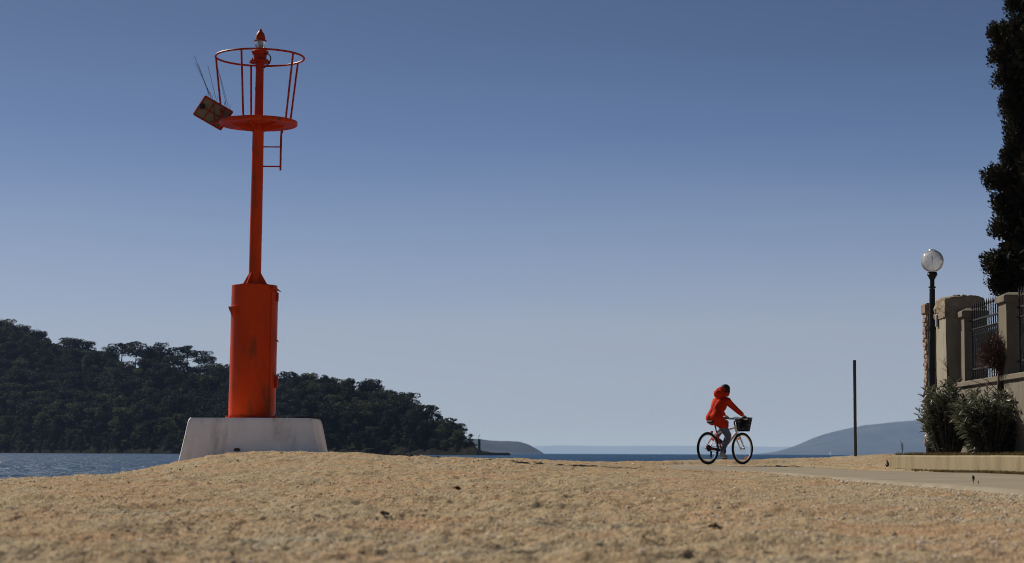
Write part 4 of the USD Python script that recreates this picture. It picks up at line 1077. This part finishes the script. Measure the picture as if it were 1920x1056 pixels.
for k in range(110):
    z = rc.uniform(2.9, 11.6); a = rc.uniform(-2.35, 2.35)
    R = reach(z, a); r = rc.uniform(.25, .42); rr = max(.1, R - r * .9)
    lobe(np.array([math.cos(a) * rr, math.sin(a) * rr, z]), r, np.array([math.cos(a), math.sin(a), .1]))
for k in range(40):
    z = rc.uniform(10, 12.2); a = rc.uniform(0, 2 * PI); rr = reach(z, a) * .5
    lobe(np.array([math.cos(a) * rr, math.sin(a) * rr, z]), .25, np.array([0, 0, 1.0]))
for k in range(15000):
    z = rc.uniform(2.85, 12.0); a = rc.uniform(0, 2 * PI); R = max(.05, reach(z, a) - .30)
    rr = R * math.sqrt(rc.uniform(.3, 1)); core.append([math.cos(a) * rr, math.sin(a) * rr, z])
pts = np.vstack([q[0] for q in spr]); aim = np.vstack([q[1] for q in spr]); core = np.array(core)
obj('limbs', cat_(limbs), barkm, ct, True)
v1, f1 = cards(pts, rc.uniform(.035, .085, len(pts)), rc, aim=aim, aspect=.45, fold=.3)
v2, f2 = cards(core, rc.uniform(.14, .26, len(core)), rc, aspect=.7, fold=.2)
obj('crown', (np.vstack([v1, v2]), np.vstack([f1, f2 + len(v1)])), cypm, ct, False)
obj('cones', cat_(cones), conem, ct, False)

# ------------------------------------------------------------------ bicycle
HEAD = math.radians(43)                       # heading, from the picture plane into the depth
rear = P(1327.3, 841.5, 41.6)
zb = pathz(rear[0], rear[1])
RW = 0.338
bz = Z(1327.3, 871.2, 41.6)
bike = thing('bicycle', 'white and red bicycle with a black front basket, ridden along the path', 'bicycle', (rear[0], rear[1], bz), HEAD)
frw = M('bike_white_paint', (0.62, 0.60, 0.57), rough=0.3, var=0.05, coat=0.3)
frr = M('bike_red_paint', (0.36, 0.02, 0.025), rough=0.3, var=0.08, coat=0.3)
tyrem = M('tyre_rubber', (0.014, 0.014, 0.016), rough=0.7, var=0.2, scale=30)
alum = M('bike_aluminium', (0.45, 0.45, 0.46), rough=0.35, metallic=0.9, var=0.1)
orangem = M('orange_reflector', (0.85, 0.30, 0.02), rough=0.25, var=0.1, scale=20, translucent=0.3)
basm = M('basket_black', (0.012, 0.011, 0.011), spec=0.05, rough=0.7, var=0.3, scale=20)
def wheel(u, nm, phase, refl):
    w = thing if False else None
    c = np.array([u, 0, RW])
    rotx = trimesh.transformations.rotation_matrix(PI / 2, [1, 0, 0])
    def W(m): m.apply_transform(rotx); m.apply_translation(c); return m
    wh = obj(nm, W(torus(RW - 0.055, 0.012, 64, 8)), alum, bike)
    obj('tyre', W(torus(RW - 0.025, 0.025, 72, 12)), tyrem, wh)
    obj('hub', W(lathe([(0, -.05), (.026, -.05), (.026, -.035), (.016, -.03), (.016, .03), (.026, .035), (.026, .05), (0, .05)], 16)), alum, wh)
    obj('axle', W(lathe([(0, -.075), (.008, -.075), (.008, .075), (0, .075)], 8)), blackm, wh)
    for k in range(28):
        a = phase + k * 2 * PI / 28; b = a + (0.45 if k % 2 else -0.45)
        obj('spoke', tube([[.024 * math.cos(b) + u, (.035 if k % 4 < 2 else -.035), .024 * math.sin(b) + RW], [(RW - .06) * math.cos(a) + u, 0, (RW - .06) * math.sin(a) + RW]], 0.0013, 4), alum, wh)
    for a, r in refl:
        p = np.array([u + r * math.cos(a), 0, RW + r * math.sin(a)])
        m = cbox([-.045, -.012, -.02], [.045, .012, .02], .006); m.apply_transform(trimesh.transformations.rotation_matrix(-(a + PI / 2), [0, 1, 0])); m.apply_translation(p)
        obj('reflector', m, orangem, wh, False)
    return wh
wheel(0.0, 'rear_wheel', 0.1, [(0.95, .235)])
wheel(1.10, 'front_wheel', 0.3, [(-1.05, .235), (2.0, .235)])
BB = np.array([.435, 0, .285]); ST = np.array([.275, 0, .70]); HT = np.array([.87, 0, .80]); HBm = np.array([.915, 0, .655])
FA, RA = np.array([1.10, 0, RW]), np.array([0, 0, RW])
obj('top_tube', tube([ST + [0, 0, -.06], HT - [.0, 0, .02]], .019, 12), frw, bike)
obj('down_tube', tube([BB, HBm + [0, 0, .02]], [.026, .028], 12), frr, bike)
obj('down_tube_flash', tube([BB * .52 + HBm * .48 + [0, -.001, .006], HBm + [0, -.001, .022]], [.0275, .0295], 12), frw, bike, 30, 'white front section of the red down tube')
obj('seat_tube', tube([BB, ST], .018, 12), frr, bike)
obj('head_tube', tube([HT + [-.01, 0, .03], HBm + [.01, 0, -.02]], .026, 12), frw, bike)
for s in (-1, 1):
    obj('chain_stay', tube([BB + [-.03, s * .03, 0], [.15, s * .055, .31], RA + [0, s * .065, 0]], .010, 8), frr, bike)
    obj('seat_stay', tube([ST + [-.005, s * .015, -.05], [.1, s * .05, .48], RA + [0, s * .065, 0]], .009, 8), frr, bike)
    obj('fork_leg', tube([HBm + [.02, s * .055, -.03], [1.0, s * .058, .5], FA + [-.0, s * .058, 0]], [.019, .018, .013], 10), frw, bike)
obj('fork_crown', cbox([HBm[0] - .02, -.075, HBm[2] - .055], [HBm[0] + .06, .075, HBm[2] - .015], .008), blackm, bike, False)
obj('seat_post', tube([ST + [0, 0, -.02], [.21, 0, .87]], .0145, 10), blackm, bike)
obj('saddle', soft(hullballs([(.08, -.06, .885, .03), (.08, .06, .885, .03), (.16, .03, .885, .028), (.33, 0, .88, .02)]), .02, 4), blackm, bike, True)
obj('stem', tube([HT + [-.012, 0, .03], HT + [-.03, 0, .10], [.92, 0, .945]], .016, 10), blackm, bike)
HB = np.array([.92, 0, .955])
obj('handlebar', tube([HB + [-.06, -.31, .03], HB + [-.02, -.16, .02], HB + [0, -.05, 0], HB + [0, .05, 0], HB + [-.02, .16, .02], HB + [-.06, .31, .03]], .0125, 10), blackm, bike)
for s in (-1, 1):
    obj('grip', tube([HB + [-.035, s * .19, .024], HB + [-.062, s * .315, .031]], .019, 10), blackm, bike)
    obj('brake_lever', tube([HB + [.0, s * .15, .015], HB + [.055, s * .17, -.005], HB + [.04, s * .27, .0]], .007, 6), alum, bike)
obj('bell', lathe([(0, 0), (.028, 0), (.026, .015), (0, .03)], 16).apply_translation(HB + [.0, .09, .02]), alum, bike)
for s in (-1, 1):
    obj('cable', tube(CubicSpline(np.arange(4), np.array([HB + [.04, s * .14, .0], HB + [.10, s * .07, .055], HB + [.07, s * .02, -.06], HBm + [.02, s * .03, .0]]))(np.linspace(0, 3, 14)), .0035, 5), blackm, bike)
# basket: tapering mesh box with rim, bottom and wires
bt, bb_ = 0.985, 0.70
T0, T1, B0, B1 = np.array([1.04, -.14]), np.array([1.26, .14]), np.array([1.065, -.105]), np.array([1.21, .105])
def ringpts(lo, hi, z): return np.array([[lo[0], lo[1], z], [hi[0], lo[1], z], [hi[0], hi[1], z], [lo[0], hi[1], z]])
bk = obj('basket', tube(np.vstack([np.linspace(a, b, 6)[:-1] for a, b in zip(ringpts(T0, T1, bt), np.roll(ringpts(T0, T1, bt), -1, 0))]), .010, 6, True), basm, bike)
def wall_panel(a, b, c, d, w=.005):
    n = np.cross(b - a, d - a); n /= np.linalg.norm(n)
    q = np.array([a, b, c, d]); return trimesh.convex.convex_hull(np.vstack([q - n * w / 2, q + n * w / 2]))
tp, bp_ = ringpts(T0, T1, bt - .012), ringpts(B0, B1, bb_)
for k in range(4):
    a, b, c, d = tp[k], tp[(k + 1) % 4], bp_[(k + 1) % 4], bp_[k]
    rows = 9
    for r in range(rows):
        s0, s1 = r / rows + .004, (r + 1) / rows - .010
        obj('basket_strip', wall_panel(a + (d - a) * s0, b + (c - b) * s0, b + (c - b) * s1, a + (d - a) * s1), basm, bk, False)
    for s in np.linspace(0.0, 1, 9)[:-1]:
        obj('basket_wire', tube([a + (b - a) * s, d + (c - d) * s], .0045, 5), basm, bk)
obj('basket_floor', wall_panel(*bp_), basm, bk, False)
obj('basket_bracket', tube([HT + [.02, 0, -.03], [1.07, 0, .74]], .012, 6), blackm, bike)
# drive train
def disc(c, r, w, y, n=32, teeth=0): 
    m = lathe([(0, -w / 2), (r, -w / 2), (r, w / 2), (0, w / 2)], n); m.apply_transform(trimesh.transformations.rotation_matrix(PI / 2, [1, 0, 0])); m.apply_translation([c[0], y, c[2]]); return m
obj('chainring', disc(BB, .085, .004, -.05), blackm, bike, False)
for k, r in enumerate((.055, .048, .041, .034)):
    obj('sprocket', disc(RA, r, .003, -.052 + .006 * k), blackm, bike, False)
obj('disc_guard', disc(RA, .07, .002, -.026), blackm, bike, False)
for z1, z2 in ((.085, .045), (-.085, -.045)):
    obj('chain', tube([BB + [0, -.05, z1], RA + [0, -.05, z2]], .005, 5), blackm, bike)
obj('chain_guard', trimesh.convex.convex_hull(np.array([[.02, -.066, RW - .028], [.02, -.066, RW + .03], [.30, -.066, .265], [.30, -.066, .325], [.02, -.058, RW - .028], [.02, -.058, RW + .03], [.30, -.058, .265], [.30, -.058, .325]])), blackm, bike, False)
obj('derailleur', cbox([.01, -.075, RW - .16], [.05, -.045, RW - .05], .008), blackm, bike, False)
obj('jockey_wheel', disc(np.array([.035, 0, RW - .175]), .024, .008, -.055, 14), blackm, bike, False)
CA = math.radians(-103)                       # right crank, near the bottom of its turn
PR = BB + np.array([.17 * math.cos(CA), -.12, .17 * math.sin(CA)]); PL = BB + np.array([-.17 * math.cos(CA), .12, -.17 * math.sin(CA)])
for s, pe in ((-1, PR), (1, PL)):
    obj('crank', tube([BB + [0, s * .06, 0], pe - [0, s * .04, 0]], .011, 8), alum, bike)
    obj('pedal', cbox(pe - [.045, .04, .012], pe + [.045, .04, .012], .006), blackm, bike, False)
obj('rear_reflector', cbox([.115, -.03, .66], [.135, .03, .70], .005), M('red_reflector', (.5, .02, .02), rough=.3, var=.1), bike, False)
obj('brake', cbox([.06, -.05, .62], [.11, .05, .66], .01), blackm, bike, False)

# ------------------------------------------------------------------ the rider
ri = thing('person', 'person in a red hooded coat and grey trousers riding the bicycle, seen from behind', 'person', (rear[0], rear[1], bz), HEAD)
skinm = M('skin', (0.50, 0.30, 0.21), rough=0.55, var=0.08, scale=10)
coatm = M('red_coat', (0.42, 0.023, 0.004), spec=0.04, rough=0.8, var=0.14, scale=6, bump=0.5, bscale=16, dist=0.012)
jeanm = M('grey_trousers', (0.10, 0.12, 0.155), rough=0.9, var=0.2, scale=8, bump=0.4, bscale=30, dist=0.006)
hairm = M('dark_hair', (0.022, 0.016, 0.013), rough=0.65, var=0.3, scale=20, bump=0.6, bscale=50, stretch=(1, 1, .2))
shoem = M('grey_shoe', (0.30, 0.28, 0.26), rough=0.7, var=0.2, scale=12)
solem = M('pale_sole', (0.5, 0.48, 0.44), rough=0.8, var=0.1)
darksh = M('dark_shoe_cloth', (0.05, 0.05, 0.055), rough=0.8, var=0.2)
HIP = np.array([.235, 0, .95]); CH = np.array([.38, 0, 1.235]); NK = np.array([.465, 0, 1.40]); HD = np.array([.555, -.01, 1.545])
sh = lambda s: np.array([.45, s * .17, 1.325])
hnd = lambda s: HB + np.array([-.052, s * .25, .045])
elb = lambda s: (sh(s) + hnd(s)) / 2 + np.array([-.02, s * .035, -.02])
wri = lambda s: hnd(s) + (elb(s) - hnd(s)) / np.linalg.norm(elb(s) - hnd(s)) * .085 + [0, 0, .012]
hj = lambda s: HIP + np.array([.02, s * .09, -.02])
ank = {-1: PR + np.array([-.06, 0.015, .135]), 1: PL + np.array([-.05, -.015, .12])}
def knee(s):
    a, b = hj(s), ank[s]; d = np.linalg.norm(b - a); L1 = .43; L2 = .40
    d2 = min(d, L1 + L2 - .004); x = (L1 ** 2 - L2 ** 2 + d2 ** 2) / (2 * d2); h = math.sqrt(max(L1 ** 2 - x ** 2, 0))
    u = (b - a) / d; f = np.array([1.0, 0, .25]); f -= u * (f @ u); f /= np.linalg.norm(f)
    return a + u * x + f * h
C = lambda p, r: (*p, r)
def limb(*a): return hullballs(list(a))
parts_ = [limb(C(HIP, .12), C((HIP + CH) / 2, .115), C(CH, .12), C(NK - [0, 0, .05], .06)),
          limb(C(HIP + [0, -.07, -.01], .11), C(HIP + [0, .07, -.01], .11)),
          limb(C(CH + [0, -.06, .02], .1), C(CH + [0, .06, .02], .1)), limb(C(sh(-1), .058), C(NK - [0, 0, .07], .07), C(sh(1), .058)),
          limb(C(NK - [0, 0, .04], .052), C(HD - [.02, 0, .06], .055)),
          limb(C(HD + [-.012, 0, .025], .088), C(HD + [.02, 0, -.03], .072), C(HD + [.045, 0, -.075], .042)),
          limb(C(HD + [.095, 0, .0], .012), C(HD + [.112, 0, -.03], .015), C(HD + [.085, 0, -.035], .014)),
          limb(C(HD + [.075, -.018, -.062], .009), C(HD + [.08, 0, -.06], .011), C(HD + [.075, .018, -.062], .009))]
for s in (-1, 1):
    parts_ += [limb(C(sh(s), .055), C(elb(s), .040), C(wri(s), .027)), limb(C(hj(s), .085), C(knee(s), .055), C(ank[s], .036)),
               limb(C(ank[s], .036), C(ank[s] + [-.02, 0, -.06], .032), C(ank[s] + [.10, 0, -.085], .028)),
               limb(C(HD + [-.005, s * .085, .0], .018), C(HD + [-.01, s * .09, .025], .02)),
               limb(C(HD + [.075, s * .033, .018], .016), C(HD + [.07, s * .036, .018], .016))]
    # hand: palm over the grip, four fingers curled round it, thumb under
    gd = np.array([-.027, s * .125, .007]); gd /= np.linalg.norm(gd)      # along the grip, outwards
    fw = np.array([1.0, 0, 0]) - gd * gd[0]; fw /= np.linalg.norm(fw); up = np.cross(fw, gd); up *= np.sign(up[2])
    hc = HB + np.array([-.05, s * .25, .028])
    parts_.append(limb(C(wri(s), .025), C(hc + up * .034 - fw * .008 - gd * .022, .016), C(hc + up * .034 - fw * .008 + gd * .022, .015), C(wri(s), .024)))
    parts_.append(limb(C(hc + up * .033 + fw * .01 - gd * .03, .013), C(hc + up * .033 + fw * .01 + gd * .03, .012)))
    for k, (o_, l_) in enumerate(((-.031, .95), (-.011, 1.05), (.011, 1.0), (.030, .85))):
        b0 = hc + gd * o_ + up * .032 + fw * .012
        parts_.append(limb(C(b0, .0095), C(b0 + fw * .022 * l_ - up * .014, .009), C(b0 + fw * .018 * l_ - up * .042 * l_, .0085), C(b0 + fw * -.004 - up * .055 * l_, .0075)))
    t0 = hc - gd * .034 + up * .022 - fw * .014
    parts_.append(limb(C(t0, .011), C(t0 - gd * .012 - up * .018 + fw * .006, .0095), C(t0 - gd * .006 - up * .036 + fw * .02, .0085)))
obj('body', soft(unite(parts_), .014, 6), skinm, ri, True)
# hair: cap over the crown and the back of the head, gathered low
hair = unite([limb(C(HD + [-.09, 0, .03], .05), C(HD + [-.09, 0, -.06], .05), C(HD + [-.05, 0, -.10], .05)), limb(C(HD + [-.05, -.075, .01], .04), C(HD + [-.05, .075, .01], .04)), limb(C(HD + [-.03, 0, .04], .098), C(HD + [.02, 0, .055], .085)), limb(C(HD + [-.055, 0, -.01], .085), C(HD + [-.03, 0, -.05], .07)),
              limb(C(HD + [-.015, -.062, .005], .062), C(HD + [0, -.06, -.06], .042)), limb(C(HD + [-.015, .062, .005], .062), C(HD + [0, .06, -.06], .042))])
obj('hair', soft(hair, .02, 6), hairm, ri, True)
# coat
coat = [limb(C(HIP + [-.03, -.07, .02], .128), C(HIP + [-.03, .07, .02], .128)),
        limb(C(HIP + [-.03, -.06, .03], .13), C((HIP + CH) / 2 + [-.03, -.035, .02], .118), C(CH + [-.02, -.05, .0], .132), C(CH + [.0, -.08, .05], .105)),
        limb(C(HIP + [-.03, .06, .03], .13), C((HIP + CH) / 2 + [-.03, .035, .02], .118), C(CH + [-.02, .05, .0], .132), C(CH + [.0, .08, .05], .105)),
        limb(C(sh(-1), .075), C(NK + [-.03, 0, -.05], .10), C(sh(1), .075)),
        limb(C(HIP + [.0, -.06, .0], .13), C(hj(-1) * .55 + knee(-1) * .45 + [.02, -.005, .03], .098)),
        limb(C(HIP + [.0, .06, .0], .13), C(hj(1) * .6 + knee(1) * .4 + [.01, .0, .01], .105)),
        limb(C(HIP + [.02, -.05, -.02], .12), C(hj(-1) * .62 + knee(-1) * .38 + [-.04, -.01, .03], .09), C(hj(1) * .6 + knee(1) * .4 + [-.05, 0, 0], .08))]
for s in (-1, 1):
    coat.append(limb(C(sh(s) + [0, -s * .01, 0], .078), C((sh(s) + elb(s)) / 2 + [-.004, 0, -.006], .064), C(elb(s), .057), C(elb(s) * .45 + wri(s) * .55, .050), C(wri(s) * .97 + elb(s) * .03, .043)))
ct_ = soft(unite(coat), .02, 10)
v = np.array(ct_.vertices); nn_ = meshkit.fbm(v * [9, 9, 6], 3, 4) - .5; ct_.vertices = v + np.array(ct_.vertex_normals) * (nn_ * .028)[:, None]
obj('coat', ct_, coatm, ri, True)
NKb = NK; NK = np.array([.495, 0, 1.425])
hood = [limb(C(NK + [-.15, -.07, .07], .072), C(NK + [-.17, 0, .075], .082), C(NK + [-.15, .07, .07], .072)),
        limb(C(NK + [-.12, -.09, .03], .07), C(NK + [-.0, -.10, .06], .052), C(NK + [.06, -.08, .03], .036)),
        limb(C(NK + [-.12, .09, .03], .07), C(NK + [-.0, .10, .06], .052), C(NK + [.06, .08, .03], .036)),
        limb(C(NK + [-.13, -.05, .12], .055), C(NK + [-.09, 0, .165], .05), C(NK + [-.13, .05, .12], .055)), limb(C(NK + [-.09, 0, .15], .06), C(NK + [-.04, -.05, .14], .06)),
        limb(C(NK + [-.1, 0, -.0], .1), C(NK + [-.02, 0, .02], .09))]
hm_ = soft(unite(hood), .018, 8); hm_.vertices = NK + [-.09, 0, .07] + (np.array(hm_.vertices) - NK - [-.09, 0, .07]) * .9
v = np.array(hm_.vertices); nn_ = meshkit.fbm(v * 12, 3, 8) - .5; hm_.vertices = v + np.array(hm_.vertex_normals) * (nn_ * .03)[:, None]
obj('hood', hm_, coatm, ri, True)
NK = NKb
tr_ = []
for s in (-1, 1):
    tr_.append(limb(C(hj(s) + [0, 0, .03], .098), C(hj(s) * .45 + knee(s) * .55, .085), C(knee(s), .068), C(knee(s) * .5 + ank[s] * .5 + [-.012, 0, 0], .062), C(ank[s] + [0, 0, .045], .052)))
tm_ = soft(unite(tr_ + [limb(C(HIP + [0, -.07, -.0], .105), C(HIP + [0, .07, 0], .105))]), .02, 8)
v = np.array(tm_.vertices); nn_ = meshkit.fbm(v * [14, 14, 7], 3, 2) - .5; tm_.vertices = v + np.array(tm_.vertex_normals) * (nn_ * .018)[:, None]
obj('trousers', tm_, jeanm, ri, True)
for s in (-1, 1):
    a = ank[s]; tilt = -.30
    up_ = unite([limb(C(a + [-.035, 0, -.05], .040), C(a + [.03, 0, -.055], .042), C(a + [.13, 0, -.095], .034)), limb(C(a + [-.03, 0, -.03], .042), C(a + [.0, 0, .0], .043))])
    obj('shoe', soft(up_, .015, 5), shoem if s < 0 else darksh, ri, True)
    so = limb(C(a + [-.045, 0, -.095], .022), C(a + [.05, 0, -.108], .024), C(a + [.14, 0, -.122], .022))
    so = so.scale([1, 1.35, 1]).translate([0, -a[1] * .35, 0])
    obj('shoe_sole', soft(so, .015, 3), solem if s < 0 else darksh, ri, True)

# ------------------------------------------------------------------ loose things on the ground
pebm = M('pebble', (0.52, 0.45, 0.36), rough=0.9, var=0.15, scale=30, bump=0.3, bscale=80, dist=0.004, rnd=0.38)
rgb_ = np.random.default_rng(40)
def gz(x, y): return float(ground(np.array([x]), np.array([y]))[0])
def pebble_mesh(seed):
    r = np.random.default_rng(seed); m = trimesh.creation.icosphere(1, 1.0)
    v = np.array(m.vertices); v *= (1 + 0.35 * (meshkit.noise(v * 1.3 + seed * 7, seed)[:, None] - .5)); v *= [1.25, 1.0, 0.48]
    return v, np.array(m.faces)
N = 150000
t_ = rgb_.uniform(-.30, .30, N)
u_ = rgb_.uniform(0, 1, N); y0_, y1_ = 5.5, 47.0
y_ = np.where(u_ < .45, 1 / (1 / y0_ + (1 / y1_ - 1 / y0_) * rgb_.uniform(0, 1, N)), y0_ * (y1_ / y0_) ** rgb_.uniform(0, 1, N))
x_ = t_ * np.maximum(y_, 12)
pd_, _ = pathdist(x_, y_)
q3 = np.stack([x_, y_, 0 * x_], 1)
dens = 0.25 + 0.75 * np.clip((meshkit.fbm(q3 * .5, 3, 3) - .35) * 3, 0, 1) + .6 * np.exp(-np.clip(pd_, 0, 9) / 1.2)
ok = (pd_ > .03) & (rgb_.uniform(0, 1, N) < dens) & ~((np.abs(x_ - BX) < 1.35) & (np.abs(y_ - DB) < 1.4)) & ~((x_ > kx(y_) - .02) & (y_ < 38))
z_ = np.full(N, -9.0); z_[ok] = ground(x_[ok], y_[ok]); ok &= z_ > 0.02
x_, y_, z_, pd_ = x_[ok], y_[ok], z_[ok], pd_[ok]
n = len(x_)
siz = np.exp(rgb_.normal(math.log(.0036), .45, n)) * (1 + .5 * np.exp(-pd_ / 1.0)) * np.interp(y_, [6, 36], [.7, 1.7])
pi2 = UsdGeom.PointInstancer.Define(stage, '/World/pebbles')
tag(pi2, 'small pale pebbles and shell grit strewn over the sandy beach', 'pebbles', kind='stuff')
pt_ = []
for k in range(4):
    pt_.append(usdkit.mesh(stage, '/World/pebbles/pebble' + (f'_{k:03d}' if k else ''), pebble_mesh(k + 1), pebm, smooth=True).GetPath())
pi2.CreatePrototypesRel().SetTargets(pt_)
pi2.CreatePositionsAttr(Vt.Vec3fArray.FromNumpy(np.stack([x_, y_, z_ + siz * .06], 1).astype(np.float32)))
pi2.CreateProtoIndicesAttr(Vt.IntArray.FromNumpy(rgb_.integers(0, 4, n).astype(np.int32)))
pi2.CreateScalesAttr(Vt.Vec3fArray.FromNumpy(np.repeat(siz[:, None], 3, 1).astype(np.float32)))
qa = Rot.from_euler('zxy', np.stack([rgb_.uniform(0, 2 * PI, n), rgb_.normal(0, .35, n), rgb_.normal(0, .35, n)], 1)).as_quat()
pi2.CreateOrientationsAttr(Vt.QuathArray([Gf.Quath(float(a[3]), float(a[0]), float(a[1]), float(a[2])) for a in qa]))

# dark scraps of dried weed lying on the sand
scrapm = M('dried_weed', (0.055, 0.035, 0.022), rough=0.95, var=0.4, scale=30)
def hit(px, py):                                # where the sight line through a pixel meets the beach
    d = P(px, py, 1.0) - EYE
    for D in np.geomspace(4, 48, 900):
        q = EYE + d * D
        if q[2] <= gz(q[0], q[1]): return q
    return EYE + d * 30
def scrap(px, py, w, label, seed):
    q = hit(px, py); r = np.random.default_rng(seed); s = w * q[1] / F
    t = thing('dried_seaweed', label, 'seaweed', (q[0], q[1], gz(q[0], q[1])))
    V = []
    pts = r.normal(0, .22, (40, 3)) * s; pts[:, 2] = np.abs(pts[:, 2]) * .8 + .1 * s
    obj('leaf_clump', cards(pts, s * .5, r, .6, aspect=.5, fold=.4), scrapm, t, False)
    for k in range(4):
        a = r.uniform(0, 2 * PI); d = np.array([math.cos(a), math.sin(a), .3]) * s
        obj('stalk', tube([[0, 0, .1 * s], d * .4 + [0, 0, .25 * s], d * .8], [s * .04, s * .03, s * .015], 5), scrapm, t)
scrap(857, 917, 11, 'small dark weed scrap on the sand, furthest of three, right of the plinth', 1)
scrap(721, 968, 15, 'dark forked scrap of dried weed on the sand, low and left of centre', 2)
scrap(1341, 992, 17, 'dark flat scrap of dried weed on the sand below the cyclist', 3)
# weeds: two in cracks of the path and one at the kerb's end
weedm = M('weed_leaf', (0.07, 0.095, 0.035), rough=0.6, var=0.3, scale=20, island=.3, translucent=.2)
def weed(loc, hgt, n, spread, label, seed, wid=.22):
    r = np.random.default_rng(seed); t = thing('weed', label, 'weed', loc)
    obj('stem', tube([[0, 0, -.02], [0, 0, hgt * .75]], .003, 5), weedm, t)
    for k in range(n):
        a = r.uniform(0, 2 * PI); z0 = hgt * r.uniform(0, .6)
        v, f = lance(np.array([0, 0, z0]), np.array([math.cos(a) * spread, math.sin(a) * spread, 1.0]), hgt * r.uniform(.35, .6), hgt * wid, r, .4)
        obj('leaf', (np.array(v), np.array(f)), weedm, t, False)
def onpath(px, py, D): q = P(px, py, D); return (q[0], q[1], pathz(q[0], q[1]))
def path_hit(px, py):
    d = P(px, py, 1.0) - EYE
    for D in np.linspace(12, 40, 600):
        q = EYE + d * D
        if q[2] <= pathz(q[0], q[1]): return (q[0], q[1], pathz(q[0], q[1]))
    return tuple(EYE + d * 20)
weed(path_hit(1825, 908), .095, 9, .22, 'upright green weed growing alone in the near edge of the concrete path', 1, .26)
weed(path_hit(1834.5, 908), .045, 4, .4, 'tiny weed shoot just right of the upright weed on the path', 2)
weed((kx(37.9) - .02, 37.75, pathz(7, 37.7)), .22, 12, .35, 'small green weed at the far end of the kerb', 3, .14)
weed((P(1692, 850, 37.2)[0], 37.2, KZ - .03), .34, 5, .2, 'thin tall dry stalk on the bed left of the oleander', 4, .03)
